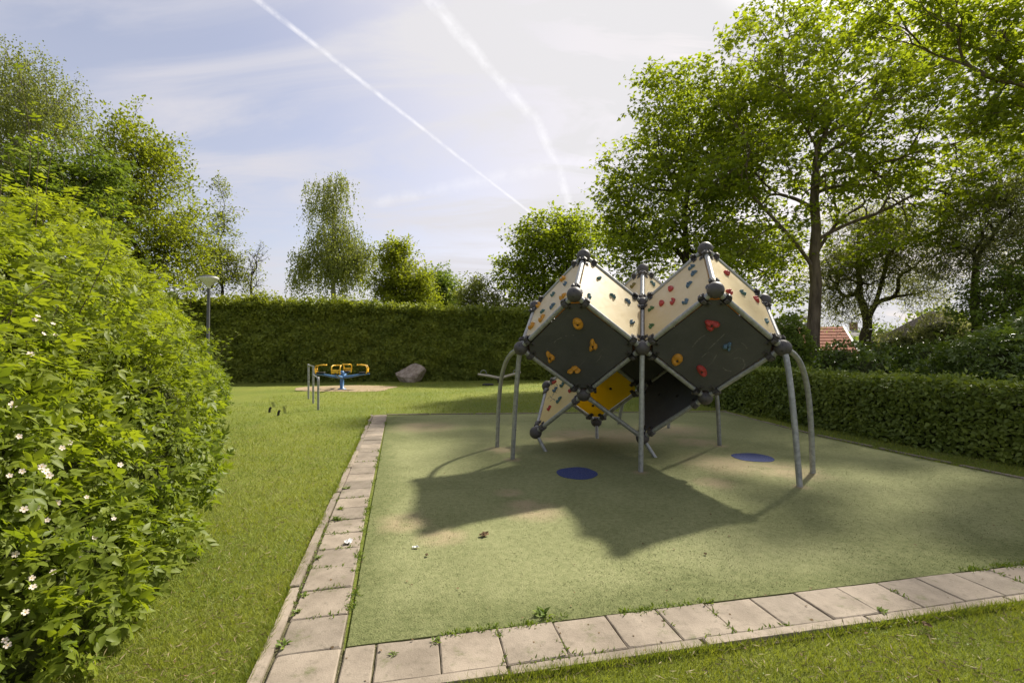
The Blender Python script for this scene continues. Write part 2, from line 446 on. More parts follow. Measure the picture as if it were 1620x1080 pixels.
MAT['brick_wall'] = noisy_mat('brown_brickwork', (0.19, 0.11, 0.075), (0.28, 0.17, 0.12), 12, 0.85, 0, 0.2, 0.3, 0.01)
MAT['white_paint'] = noisy_mat('white_paint', (0.66, 0.66, 0.64), (0.76, 0.76, 0.73), 6, 0.5, 0, 0.4, 0.0)
MAT['glass'] = noisy_mat('window_glass', (0.02, 0.025, 0.03), (0.05, 0.055, 0.06), 1.2, 0.06, 0, 0.8, 0.0)
MAT['petal'] = noisy_mat('rose_petal', (0.50, 0.42, 0.34), (0.64, 0.56, 0.48), 8, 0.6, 0, 0.3, 0.1, 0.002)
MAT['stamen'] = noisy_mat('rose_stamen', (0.50, 0.30, 0.04), (0.62, 0.42, 0.08), 40, 0.7, 0, 0.3, 0.0)
MAT['paper'] = noisy_mat('white_paper', (0.66, 0.65, 0.63), (0.78, 0.77, 0.76), 14, 0.8, 0, 0.2, 0.1, 0.002)
MAT['dead_leaf'] = noisy_mat('dead_leaf', (0.07, 0.045, 0.02), (0.16, 0.10, 0.045), 20, 0.8, 0, 0.2, 0.3, 0.004)

# ------------------------------------------------------------------ leaves
def unit(a):
    return a / np.maximum(np.linalg.norm(a, axis=-1, keepdims=True), 1e-9)

T_DIAMOND = (np.array([(0, 0, 0), (.45, .34, .07), (1, 0, -.10), (.45, -.34, .07)], float), np.array([(0, 2, 1), (0, 3, 2)]))
T_OVATE = (np.array([(0, 0, 0), (.40, .30, .07), (.42, 0, 0), (.40, -.30, .07), (1, 0, -.14)], float), np.array([(0, 2, 1), (0, 3, 2), (2, 4, 1), (2, 3, 4)]))
T_NARROW = (np.array([(0, 0, 0), (.45, .13, .02), (1, 0, -.06), (.45, -.13, .02)], float), np.array([(0, 2, 1), (0, 3, 2)]))
T_LOBED = (np.array([(0, 0, 0), (.28, .50, .03), (.50, .22, .05), (1, 0, -.12), (.50, -.22, .05), (.28, -.50, .03)], float), np.array([(0, 2, 1), (0, 3, 2), (0, 4, 3), (0, 5, 4)]))
def compound_template():
    """a pinnate leaf: five toothed-looking leaflets on a stalk"""
    V, T = [], []
    for (x0, ang, L) in ((.55, 0, .48), (.52, 58, .40), (.52, -58, .40), (.24, 64, .34), (.24, -64, .34)):
        a = math.radians(ang); c, s = math.cos(a), math.sin(a); o = len(V)
        for (u, v, z) in ((0, 0, 0), (.30, .25, .05), (.32, 0, 0), (.30, -.25, .05), (.68, .20, .01), (.68, -.20, .01), (1, 0, -.13)):
            u, v, z = u * L, v * L, z * L
            V.append((x0 + u * c - v * s, u * s + v * c, z - .10 * (x0 + u * c) ** 2))
        T += [(o + i, o + j, o + k) for i, j, k in ((0, 2, 1), (0, 3, 2), (1, 2, 4), (2, 3, 5), (2, 6, 4), (2, 5, 6))]
    o = len(V)
    V += [(0, .008, 0), (0, -.008, 0), (.56, 0, -.03)]; T.append((o, o + 1, o + 2))
    return np.array(V, float), np.array(T)
T_COMPOUND = compound_template()
def compound_lite():
    V, T = [], []
    for (x0, ang, L) in ((.55, 0, .50), (.52, 58, .42), (.52, -58, .42), (.24, 64, .36), (.24, -64, .36)):
        a = math.radians(ang); c, s = math.cos(a), math.sin(a); o = len(V)
        for (u, v, z) in ((0, 0, 0), (.42, .23, .05), (.42, 0, -.01), (.42, -.23, .05), (1, 0, -.16)):
            u, v, z = u * L, v * L, z * L
            V.append((x0 + u * c - v * s, u * s + v * c, z - .12 * (x0 + u * c) ** 2))
        T += [(o + i, o + j, o + k) for i, j, k in ((0, 2, 1), (0, 3, 2), (1, 2, 4), (2, 3, 4))]
    return np.array(V, float), np.array(T)
T_COMPOUND_LITE = compound_lite()

def leaves(pos, axis, nrm, size, var, tpl):
    """many copies of a leaf template as one vertex / triangle set"""
    tv, tt = tpl
    axis = unit(axis); side = unit(np.cross(nrm, axis)); nrm = np.cross(axis, side)
    s = np.asarray(size).reshape(-1, 1, 1)
    V = pos[:, None, :] + s * (tv[None, :, 0:1] * axis[:, None, :] + tv[None, :, 1:2] * side[:, None, :] + tv[None, :, 2:3] * nrm[:, None, :])
    n, k = len(pos), len(tv)
    T = tt[None] + (np.arange(n) * k)[:, None, None]
    return V.reshape(-1, 3), T.reshape(-1, 3), np.repeat(var, k)

def rnd_dir(n, rng):
    return unit(rng.normal(size=(n, 3)))

def lump(p, seed, scale=1.0):
    """cheap smooth noise in -1..1"""
    r = np.random.default_rng(seed); s = 0
    for i in range(5):
        k = unit(r.normal(size=3)) * (0.7 + 0.8 * i) * scale
        s = s + np.sin(p @ k + r.uniform(0, 6.28)) / (1 + 0.35 * i)
    return s / 2.6

# ------------------------------------------------------------------ trees
def tubes_mesh(chains, mat, name):
    Vs, Ts, off = [], [], 0
    for pts, r0, r1 in chains:
        sides = 9 if r0 > .09 else 6 if r0 > .03 else 4 if r0 > .012 else 3
        n = len(pts)
        tang = np.gradient(pts, axis=0); tang = unit(tang)
        ref = np.array([0.3, 0.2, 1.0]) if abs(tang[0][2]) < .8 else np.array([1.0, 0.1, 0.0])
        u = unit(np.cross(tang, ref)); v = np.cross(tang, u)
        rr = np.linspace(r0, r1, n)[:, None, None]
        th = np.arange(sides) * 2 * np.pi / sides
        V = pts[:, None, :] + rr * (np.cos(th)[None, :, None] * u[:, None, :] + np.sin(th)[None, :, None] * v[:, None, :])
        Vs.append(V.reshape(-1, 3))
        i = np.arange(n - 1)[:, None] * sides; k = np.arange(sides)[None, :]; k2 = (k + 1) % sides
        a, b, c, d = i + k, i + k2, i + sides + k2, i + sides + k
        Ts.append(np.concatenate([np.stack([a, b, c], -1).reshape(-1, 3), np.stack([a, c, d], -1).reshape(-1, 3)]) + off)
        off += n * sides
    return tri_mesh(name, np.concatenate(Vs), np.concatenate(Ts), mat, smooth=True)

def bez(p, q, d, n, rng, jit):
    """curved branch from p (leaving along d) to q"""
    L = np.linalg.norm(q - p)
    c = p + d * L * 0.45 + rng.normal(size=3) * L * jit
    t = np.linspace(0, 1, n)[:, None]
    return (1 - t) ** 2 * p + 2 * t * (1 - t) * c + t ** 2 * q

def crown_points(ells, n, rng, shell=0.42):
    """ells: (centre, radii) list -> points through the volume of their union, denser to the outside"""
    vol = np.array([e[1][0] * e[1][1] * e[1][2] for e in ells]) ** 0.8
    idx = rng.choice(len(ells), n, p=vol / vol.sum())
    C = np.array([e[0] for e in ells], float)[idx]; R = np.array([e[1] for e in ells], float)[idx]
    return C + rnd_dir(n, rng) * (rng.random((n, 1)) ** shell) * R

def skeleton(base, fork, pts, r_trunk, rng, jit=0.10, limbs=0, limb_from=0.6):
    chains = []
    N = len(pts)
    def rad(n): return max(0.005, r_trunk * 0.86 * (n / N) ** 0.47)
    def rec(p, d, idx, depth):
        n = len(idx)
        if n <= 2 or depth > 22:
            for i in idx:
                chains.append((bez(p, pts[i], d, 3, rng, jit), rad(1) * 1.3, 0.004))
            return
        X = pts[idx]; c = X.mean(0)
        w_, ev = np.linalg.eigh(np.cov((X - c).T))
        ax = unit(ev[:, 2] + 0.35 * ev[:, 1] * rng.normal())
        s = (X - c) @ ax
        cut = np.quantile(s, rng.uniform(0.3, 0.7))
        for part in (idx[s <= cut], idx[s > cut]):
            if len(part) == 0: continue
            cc = pts[part].mean(0)
            fr = rng.uniform(0.30, 0.46)
            q = p + (cc - p) * fr
            q = q + rng.normal(size=3) * np.linalg.norm(cc - p) * 0.05
            ch = bez(p, q, d, 5 if n > 12 else 3, rng, jit * 0.6)
            chains.append((ch, rad(len(part)) * 1.06, rad(len(part)) * 0.92))
            rec(q, unit(unit(q - ch[-2]) * 0.8 + unit(cc - q) * 0.4), part, depth + 1)
    base = np.array(base, float); fork = np.array(fork, float)
    n_t = 9
    tr = bez(base, fork, np.array([0, 0, 1.0]), n_t, rng, 0.03)
    tr[1:-1] += rng.normal(size=(n_t - 2, 3)) * r_trunk * 0.12
    flare = base + (tr[1] - base) * 0.25
    chains.append((np.vstack([base, flare]), r_trunk * 1.55, r_trunk * 1.12))
    if not limbs:
        chains.append((np.vstack([flare, tr[1:]]), r_trunk * 1.12, r_trunk * 0.86))
        rec(fork, np.array([0, 0, 1.0]), np.arange(N), 0)
        return chains
    # a leader with limbs leaving it on the way up, the widest-reaching points first
    order = np.argsort(pts[:, 2] - 0.35 * np.linalg.norm(pts[:, :2] - fork[:2], axis=1))
    low, high = order[:int(N * .66)], order[int(N * .66):]
    chains.append((np.vstack([flare, tr[1:]]), r_trunk * 1.12, rad(len(high)) * 1.15))
    ang = np.arctan2(pts[low, 1] - fork[1], pts[low, 0] - fork[0])
    groups = np.array_split(low[np.argsort(ang)], limbs)
    for k, g in enumerate(groups):
        t = limb_from + (0.97 - limb_from) * ((k * 3) % limbs) / max(1, limbs - 1)
        i = t * (n_t - 1); a = int(i); st = tr[a] + (tr[min(a + 1, n_t - 1)] - tr[a]) * (i - a)
        cc = pts[g].mean(0); q = st + (cc - st) * 0.42
        out = unit((cc - st) * np.array([1, 1, .4]) + np.array([0, 0, .55]) * np.linalg.norm(cc - st))
        c = bez(st, q, out, 6, rng, 0.04)
        chains.append((c, rad(len(g)) * 1.1, rad(len(g)) * .92))
        rec(q, unit(unit(q - c[-2]) * .8 + unit(cc - q) * .4), g, 1)
    rec(fork, np.array([0, 0, 1.0]), high, 1)
    return chains

def tree(name, label, base, fork, ells, n_att, per, leaf, spread, leaf_m, bark_m, r_trunk, seed, tpl=T_DIAMOND, shell=0.42, droop=0.0, strands=0, strand_len=1.0, flat=0.7, category='tree', group=None, upright=0.0, limbs=0, limb_from=0.6):
    rng = np.random.default_rng(seed)
    root = empty(name, base)
    tag(root, label, category, group)
    B = np.array(base, float)
    pts = crown_points(ells, n_att, rng, shell)
    pts = pts[pts[:, 2] > 0.15]
    ch = skeleton(base, fork, pts, r_trunk, rng, limbs=limbs, limb_from=limb_from)
    ch = [(c - B, a, b) for c, a, b in ch]
    if strands:
        k = strands
        s0 = np.repeat(pts, k, 0) + rng.normal(size=(len(pts) * k, 3)) * spread * 0.8
        L = strand_len * rng.uniform(0.3, 1.0, len(s0)) ** 1.2
        m = per
        t = np.tile(np.linspace(0, 1, m), (len(s0), 1)) + rng.uniform(-.5 / m, .5 / m, (len(s0), m))
        sway = rng.normal(size=(len(s0), 1, 3)) * np.array([.16, .16, 0])
        pos = s0[:, None, :] + sway * (t * L[:, None])[..., None] - np.array([0, 0, 1.0]) * (t * L[:, None])[..., None]
        cv = np.repeat(rng.random(len(pts)), k * m)
        pos = pos.reshape(-1, 3) + rng.normal(size=(len(s0) * m, 3)) * 0.025
        axis = rnd_dir(len(pos), rng) * 0.8 + np.array([0, 0, -1.0])
        nr = rnd_dir(len(pos), rng)
    else:
        twigs = 4
        sub = np.clip(rng.normal(size=(len(pts), twigs, 3)), -1.7, 1.7) * spread * np.array([1, 1, flat])
        tips = pts[:, None, :] + sub
        ch += [(np.stack([pts[i], tips[i, j] ]) - B, 0.006, 0.003) for i in range(len(pts)) for j in range(twigs)] if len(pts) < 1200 else []
        cnt = np.maximum(1, rng.normal(per / twigs, per / twigs * 0.4, len(pts) * twigs)).astype(int)
        idx = np.repeat(np.arange(len(pts) * twigs), cnt)
        off = np.clip(rng.normal(size=(len(idx), 3)), -1.9, 1.9) * spread * 0.42 * np.array([1, 1, flat * .9])
        pos = tips.reshape(-1, 3)[idx] + off
        cv = (0.6 * np.repeat(rng.random(len(pts)), twigs) + 0.4 * rng.random(len(pts) * twigs))[idx]
        axis = unit(off) * 0.8 + rnd_dir(len(idx), rng) * 0.6 + np.array([0, 0, -droop + upright])
        nr = rnd_dir(len(idx), rng) * 0.6 + np.array([0, 0, 1.0])
    keep = pos[:, 2] > 0.05
    pos, axis, nr, cv = pos[keep], axis[keep], nr[keep], cv[keep]
    var = np.clip(0.45 * cv + 0.55 * rng.random(len(pos)), 0, 1)
    size = leaf * rng.uniform(0.65, 1.25, len(pos))
    V, T, a = leaves(pos - B, axis, nr, size, var, tpl)
    link('trunk', tubes_mesh(ch, bark_m, 'trunk'), root)
    link('crown', tri_mesh('crown', V, T, leaf_m, a), root)
    return root

def E(px, py, y, rx, ry, depth=None):
    """ellipsoid around the point seen at px, py at distance y; rx, ry are its half sizes as seen"""
    c = P(px, py, y); s = y / F_PX
    return (tuple(c), (rx * s, (depth if depth is not None else (rx + ry) / 2 * s), ry * s))

def BASE(px, y):
    return ((px - 810) / F_PX * y, y, 0.0)

# ------------------------------------------------------------------ the ground
ground = MB().add([(-600, -60, -0.004), (600, -60, -0.004), (600, 1500, -0.004), (-600, 1500, -0.004)], [(0, 1, 2, 3)]).build('ground', MAT['lawn'])
tag(ground, 'lawn ground with mown yellow-green grass reaching to the hedges', kind='structure')

FR_ROT = math.radians(-1.6)                                   # the front paving turns a little away from the square
def FRP(x, y, z=0.0):
    c, s = math.cos(FR_ROT), math.sin(FR_ROT)
    return MF(x * c - y * s, x * s + y * c, z)

corners = [FRP(0.0, -0.02), FRP(7.25, -0.02), MF(7.12, 2.2), MF(7.20, 4.2), MF(7.75, 7.0), G(1152, 652), G(840, 655), G(700, 656.5), G(613, 657.5)]
mat_poly = [(p.x, p.y) for p in corners]
turf = MB().add([(x, y, 0.010) for x, y in mat_poly] + [(x, y, -0.02) for x, y in mat_poly],
                [tuple(range(len(mat_poly)))] + [(i, i + len(mat_poly), (i + 1) % len(mat_poly) + len(mat_poly), (i + 1) % len(mat_poly)) for i in range(len(mat_poly))]).build('play_surface', MAT['turf'])
tag(turf, 'worn green play turf under the climbing frame, sandy in places', kind='structure')

def in_poly(x, y, poly):
    ins = np.zeros(len(x), bool); n = len(poly)
    for i in range(n):
        x1, y1 = poly[i]; x2, y2 = poly[(i + 1) % n]
        c = ((y1 > y) != (y2 > y)) & (x < (x2 - x1) * (y - y1) / ((y2 - y1) or 1e-9) + x1)
        ins ^= c
    return ins

def rough_disc(name, c, rx, ry, z, mat, parent=None, seed=0, wob=0.02, n=40, thick=0.004):
    r = random.Random(seed); ph = [r.uniform(0, 6.28) for _ in range(4)]
    V = []
    for k in range(n):
        t = 2 * math.pi * k / n
        w_ = 1 + wob * sum(math.sin(t * (j + 2) + ph[j]) for j in range(4)) + r.uniform(-wob, wob) * 0.4
        V.append((c[0] + rx * w_ * math.cos(t), c[1] + ry * w_ * math.sin(t), z))
    V2 = [(x, y, z - thick) for x, y, _ in V]
    return MB().add(V + V2, [tuple(range(n))] + [(i, i + n, (i + 1) % n + n, (i + 1) % n) for i in range(n)]).build(name, mat, parent)

for i, (px, py, rx, ry) in enumerate(((913, 749.5, .245, .27), (1191, 724.5, .262, .27))):
    g = G(px, py)
    d = rough_disc('rubber_disc', (g.x, g.y), rx, ry, 0.0145, MAT['blue_rubber'], turf, seed=i)
    d['label'] = ('blue round spot of rubber in the turf before the central post', 'blue round spot of rubber in the turf near the back leg')[i]

sand = rough_disc('sand_patch', (G(548, 614).x, G(548, 614).y), 2.0, 1.5, 0.004, MAT['sand'], seed=5, wob=0.05, n=60, thick=0.01)
tag(sand, 'bare sand patch under the blue spinner', kind='structure')

# ------------------------------------------------------------------ paving round the turf: every slab and kerb stone its own piece
def slab_mesh(name, sx, sy, h=0.06, seed=0):
    r = random.Random(seed)
    n = 5; V = []
    per = []
    for (x0, y0), (x1, y1) in (((-1, -1), (1, -1)), ((1, -1), (1, 1)), ((1, 1), (-1, 1)), ((-1, 1), (-1, -1))):
        for k in range(n):
            t = k / n; per.append(((x0 + (x1 - x0) * t) * sx / 2, (y0 + (y1 - y0) * t) * sy / 2))
    top, mid, bot = [], [], []
    for i, (x, y) in enumerate(per):
        ch = 0.0045 + r.uniform(0, 0.003)
        if i % n == 0: ch += r.choice((0, 0, 0.006))
        k = 1 - ch / max(abs(x), abs(y))
        top.append((x * k, y * k, 0)); mid.append((x + r.uniform(-.001, .001), y + r.uniform(-.001, .001), -ch * 0.8)); bot.append((x, y, -h))
    m = len(per)
    b = MB().add(top + mid + bot, [tuple(range(m))] + [(i, i + m, (i + 1) % m + m, (i + 1) % m) for i in range(m)] + [(i + m, i + 2 * m, (i + 1) % m + 2 * m, (i + 1) % m + m) for i in range(m)])
    return b.mesh(name, MAT['slab'])

side_path = MB().add([tuple(MF(x, y, 0.001)) for x, y in ((-.36, -.31), (-.012, -.31), (-.042, 1.0), (-.062, 2.0), (-.062, 8.5), (-.36, 8.5))], [(0, 1, 2, 3, 4, 5)]).build('side_path', MAT['soil'])
tag(side_path, 'single row of concrete slabs leading away beside the lawn', kind='structure')
front_path = MB().add([tuple(FRP(x, y, 0.0015)) for x, y in ((-.012, -.42), (6.9, -.42), (6.9, -.02), (-.012, -.02))], [(0, 1, 2, 3)]).build('front_path', MAT['soil'])
tag(front_path, 'single row of concrete slabs along the front of the turf', kind='structure')
slabs = [slab_mesh('slab', 0.294, 0.302, seed=k) for k in range(4)]
slabs_f = [slab_mesh('slab', 0.298, 0.290, seed=9 + k) for k in range(4)]
def mat_at(p, rz, tilt=0.011, rnd=random):
    return Matrix.Translation(p) @ Matrix.Rotation(rz + rnd.uniform(-.005, .005), 4, 'Z') @ Matrix.Rotation(rnd.uniform(-tilt, tilt), 4, 'X') @ Matrix.Rotation(rnd.uniform(-tilt, tilt), 4, 'Y')
PITCH = 0.308
for k in range(-1, 28):
    y = -0.03 + PITCH * (k + 0.5)
    off = -0.155 - 0.022 * min(1.0, max(0.0, y) / 2.0)
    link('slab', random.choice(slabs), side_path, mat_at(MF(off - 0.02, y, 0.016 + random.uniform(-.003, .004)), AL))
half = slab_mesh('slab', 0.140, 0.288, seed=21)
link('slab', half, front_path, mat_at(FRP(0.066, -0.18, 0.016), AL + FR_ROT))
for k in range(22):
    link('slab', random.choice(slabs_f), front_path, mat_at(FRP(0.145 + PITCH * 0.985 * (k + .5), -0.180, 0.016 + random.uniform(-.003, .004)), AL + FR_ROT))
kerbs = [slab_mesh('kerb_stone', 0.055, 0.985, 0.15, seed=30 + k) for k in range(3)]
for k in range(9):
    link('kerb_stone', random.choice(kerbs), side_path, mat_at(MF(-0.372 - 0.012 * math.sin(k), 0.15 + 1.0 * k, 0.026 + random.uniform(-.006, .006)), AL, 0.004))
for k in range(7):
    link('kerb_stone', random.choice(kerbs), front_path, mat_at(FRP(0.25 + 1.0 * k, -0.362, 0.020 + random.uniform(-.004, .004)), AL + FR_ROT + math.pi / 2, 0.004))
def kerb_line(name, label, a, b):
    root = empty(name, a); tag(root, label, kind='structure')
    d = (b - a); L = d.length; n = int(L)
    ang = math.atan2(d.y, d.x) - math.pi / 2
    for k in range(n):
        p = d.normalized() * (k + .5) * (L / n) + Vector((0, 0, 0.016 + random.uniform(-.004, .003)))
        link('kerb_stone', random.choice(kerbs), root, mat_at(p, ang, 0.004))
kerb_line('kerb_far_side', 'thin concrete edging along the far side of the turf', G(610, 656), G(1150, 650.5))
kerb_line('kerb_hedge_side', 'thin concrete edging between turf and clipped hedge', MF(7.21, -0.05), MF(7.32, 4.3))
kerb_line('kerb_hedge_far', 'thin concrete edging at the far hedge side of the turf', MF(7.33, 4.33), MF(7.80, 7.3))

# ------------------------------------------------------------------ the climbing frame
A_EDGE, ROT, H_B = 1.0774, -0.27294, 0.8848
RAD = A_EDGE * math.sqrt(2 / 3); LEV = A_EDGE / math.sqrt(3)
def hdir(deg):
    a = math.radians(deg) + ROT
    return Vector((math.cos(a), math.sin(a), 0))
C1 = Vector((0.9661, 6.325, 0)); C2 = C1 + hdir(0) * RAD * math.sqrt(3); C3 = C1 + hdir(0) * RAD * math.sqrt(3) / 2 + hdir(90) * 1.5 * RAD
def node(c, deg, lev):
    return c + (hdir(deg) * RAD if deg is not None else Vector((0, 0, 0))) + Vector((0, 0, H_B + lev * LEV))
ND = dict(T1=node(C1, None, 3), U1=node(C1, -90, 2), U2=node(C1, 150, 2), L1=node(C1, 210, 1), B1=node(C1, None, 0), LC=node(C1, -30, 1), UM=node(C1, 30, 2), L3=node(C1, 90, 1),
          T2=node(C2, None, 3), U1b=node(C2, -90, 2), U3b=node(C2, 30, 2), L2b=node(C2, -30, 1), B2=node(C2, None, 0), L3b=node(C2, 90, 1),
          T3=node(C3, None, 3), U2c=node(C3, 150, 2), U3c=node(C3, 30, 2), L3c=node(C3, 90, 1), B3=node(C3, None, 0),
          W=node(C1, 150, -1), V=node(C1, 30, -1), Q=node(C1 + hdir(90) * RAD, 150, 0), PP=node(C1 + hdir(90) * 2 * RAD, None, -1))
FRAME_BASE = Vector((ND['UM'].x, ND['UM'].y, 0))
frame = empty('climbing_frame', FRAME_BASE)
tag(frame, 'climbing frame of three tilted cubes with cream and charcoal panels and coloured holds', 'climbing frame')
FI = Matrix.Translation(-FRAME_BASE)
BALL_R = 0.092; TUBE_R = 0.030
ball = MB().ball((0, 0, 0), BALL_R, 24, 14)
for k in range(3):                                             # screw plugs set in the shell of the ball
    for s in (-1, 1):
        d = Vector((math.cos(k * 2.1), math.sin(k * 2.1) * 0.8, 0.35 * s)).normalized()
        ball.tube([d * BALL_R * 0.9, d * BALL_R * 1.012], 0.011, 8, 1)
ball_me = ball.mesh('ball_joint', MAT['cast'], MAT['bolt'])
for nm, p in ND.items():
    link('ball_joint', ball_me, frame, FI @ Matrix.Translation(p) @ Matrix.Rotation(random.uniform(0, 6), 4, 'Z'))
edges = [('T1', 'U1'), ('T1', 'U2'), ('T1', 'UM'), ('U1', 'L1'), ('U1', 'LC'), ('U2', 'L1'), ('U2', 'L3'), ('UM', 'LC'), ('UM', 'L3'), ('L1', 'B1'), ('LC', 'B1'), ('L3', 'B1'),
         ('T2', 'U1b'), ('T2', 'U3b'), ('T2', 'UM'), ('U1b', 'LC'), ('U1b', 'L2b'), ('U3b', 'L2b'), ('U3b', 'L3b'), ('UM', 'L3b'), ('LC', 'B2'), ('L2b', 'B2'), ('L3b', 'B2'),
         ('T3', 'UM'), ('T3', 'U2c'), ('T3', 'U3c'), ('U2c', 'L3'), ('U2c', 'L3c'), ('U3c', 'L3b'), ('U3c', 'L3c'), ('L3', 'B3'), ('L3b', 'B3'), ('L3c', 'B3'),
         ('B1', 'V'), ('B2', 'V'), ('B3', 'V'), ('B1', 'W'), ('W', 'Q'), ('Q', 'L3'), ('Q', 'PP'), ('PP', 'B3')]
LT = A_EDGE - 2 * BALL_R * 0.8
tube_me = MB().tube([(0, 0, -LT / 2), (0, 0, LT / 2)], TUBE_R, 14, cap=False)
for s in (-1, 1):                                              # sleeve where the tube enters the ball
    tube_me.tube([(0, 0, s * (LT / 2 + .01)), (0, 0, s * (LT / 2 - .055))], TUBE_R * 1.22, 14, 0)
tube_me = tube_me.mesh('tube', MAT['galv'])
clamp = MB()
clamp.tube([(0, 0, -.024), (0, 0, .024)], TUBE_R * 1.32, 12, 0)
clamp.box((0.052, 0, 0), (.055, .030, .040), None, .006, 0)
clamp.box((-0.036, 0.0, 0), (.030, .034, .034), None, .006, 0)
clamp.tube([(0.055, -.024, 0), (0.055, .024, 0)], 0.011, 8, 1)
clamp_me = clamp.mesh('clamp', MAT['cast'], MAT['bolt'])
faces = [  # corner names in order, material, kept thing about the panel
    (('T1', 'U1', 'L1', 'U2'), 'cream'), (('T1', 'UM', 'LC', 'U1'), 'cream'), (('T1', 'U2', 'L3', 'UM'), 'cream'),
    (('T2', 'U1b', 'LC', 'UM'), 'cream'), (('T2', 'U3b', 'L2b', 'U1b'), 'cream'), (('T2', 'UM', 'L3b', 'U3b'), 'cream'),
    (('T3', 'UM', 'L3', 'U2c'), 'cream'), (('T3', 'U3c', 'L3b', 'UM'), 'cream'), (('T3', 'U2c', 'L3c', 'U3c'), 'cream'),
    (('B1', 'LC', 'U1', 'L1'), 'charcoal'), (('B2', 'L2b', 'U1b', 'LC'), 'charcoal'),
    (('B1', 'L3', 'UM', 'LC'), 'charcoal'), (('B1', 'L1', 'U2', 'L3'), 'charcoal'),
    (('B2', 'LC', 'UM', 'L3b'), 'charcoal'), (('B2', 'L3b', 'U3b', 'L2b'), 'charcoal'),
    (('B3', 'L3b', 'UM', 'L3'), 'charcoal'), (('B3', 'L3', 'U2c', 'L3c'), 'charcoal'), (('B3', 'L3c', 'U3c', 'L3b'), 'charcoal'),
    (('L3', 'B1', 'W', 'Q'), 'straw_panel'), (('L3', 'Q', 'PP', 'B3'), 'amber'), (('V', 'B2', 'L3b', 'B3'), 'charcoal')]
half_side = A_EDGE / 2 - TUBE_R - 0.012; cut = 0.085; th = 0.008
def panel_mesh(mat):
    h, c = half_side, cut
    ring = [(-h + c, -h), (h - c, -h), (h, -h + c), (h, h - c), (h - c, h), (-h + c, h), (-h, h - c), (-h, -h + c)]
    e = 0.004; b = MB(); V = []
    for z, k in ((-th, e), (-th + e, 0), (th - e, 0), (th, e)):
        V += [(x * (1 - k / h), y * (1 - k / h), z) for x, y in ring]
    Fs = [tuple(range(8))[::-1], tuple(range(24, 32))]
    for r in range(3):
        Fs += [(r * 8 + i, r * 8 + (i + 1) % 8, r * 8 + 8 + (i + 1) % 8, r * 8 + 8 + i) for i in range(8)]
    return b.add(V, Fs).mesh('panel', mat)
PM = {k: panel_mesh(MAT[k]) for k in ('cream', 'charcoal', 'amber', 'straw_panel')}
panels = {}
edge_x = {}
for names, mt in faces:
    a, b, c, d = (ND[k] for k in names)
    x = (b - a).normalized(); y = (d - a).normalized(); z = x.cross(y).normalized()
    ctr = (a + c) / 2
    M4 = Matrix.Translation(ctr) @ Matrix((x, y, z)).transposed().to_4x4()
    panels[names] = (link('panel', PM[mt], frame, FI @ M4), M4)
    for p, q in ((0, 1), (1, 2), (2, 3), (3, 0)):
        edge_x.setdefault(frozenset((names[p], names[q])), []).append(ctr)
for p, q in edges:
    a, b = ND[p], ND[q]
    z = (b - a).normalized(); mid = (a + b) / 2
    to = [c - mid for c in edge_x.get(frozenset((p, q)), [])]
    x = ((to[0] if to else z.orthogonal())); x = (x - z * x.dot(z)).normalized(); y = z.cross(x)
    M4 = Matrix.Translation(mid) @ Matrix((x, y, z)).transposed().to_4x4()
    tb = link('tube', tube_me, frame, FI @ M4)
    for t_ in to:
        xx = (t_ - z * t_.dot(z)).normalized(); yy = z.cross(xx)
        loc = M4.inverted() @ (Matrix.Translation(mid) @ Matrix((xx, yy, z)).transposed().to_4x4())
        for s in (-1, 1):
            link('clamp', clamp_me, tb, loc @ Matrix.Translation((0, 0, s * (A_EDGE / 2 - 0.165))) @ Matrix.Diagonal((1.25, 1.25, 1.5, 1)))
# legs
def leg(parent, top, foot, bend, r=0.031):
    top = Vector(top); foot = Vector(foot)
    pts = []
    for k in range(13):
        t = k / 12
        c1 = top + Vector(((foot.x - top.x) * bend, (foot.y - top.y) * bend, -0.05 * (top.z)))
        c2 = Vector((foot.x + (top.x - foot.x) * (1 - bend) * 0.55, foot.y + (top.y - foot.y) * (1 - bend) * 0.55, top.z * 0.62))
        pts.append((1 - t) ** 3 * top + 3 * t * (1 - t) ** 2 * c1 + 3 * t * t * (1 - t) * c2 + t ** 3 * foot)
    return MB().tube([p - FRAME_BASE for p in pts], r, 14).build('leg', MAT['galv'], parent)
def foot(px, py): 
    g = G(px, py); return Vector((g.x, g.y, -0.03))
leg(frame, ND['LC'], foot(1013.6, 747), 0.1)
leg(frame, ND['L1'], foot(810.6, 727), 0.25)
leg(frame, ND['L1'], foot(786.4, 707.5), 0.85)
leg(frame, ND['L2b'], foot(1265.6, 770.5), 0.3)
leg(frame, ND['L2b'], foot(1286, 749), 0.85)
leg(frame, ND['L3b'], foot(1138.4, 705), 0.8)
leg(frame, ND['L3c'], foot(978, 671), 0.3)
leg(frame, ND['L3c'], ND['L3c'] + hdir(60) * 0.95 - Vector((0, 0, ND['L3c'].z + .03)), 0.85)
for k, dv in (('V', hdir(-10)), ('W', hdir(-20)), ('PP', hdir(-80))):
    p = ND[k]
    MB().tube([p - FRAME_BASE, p + dv * 0.20 - Vector((0, 0, p.z + .04)) - FRAME_BASE], 0.027, 12).build('ground_strut', MAT['galv'], frame)

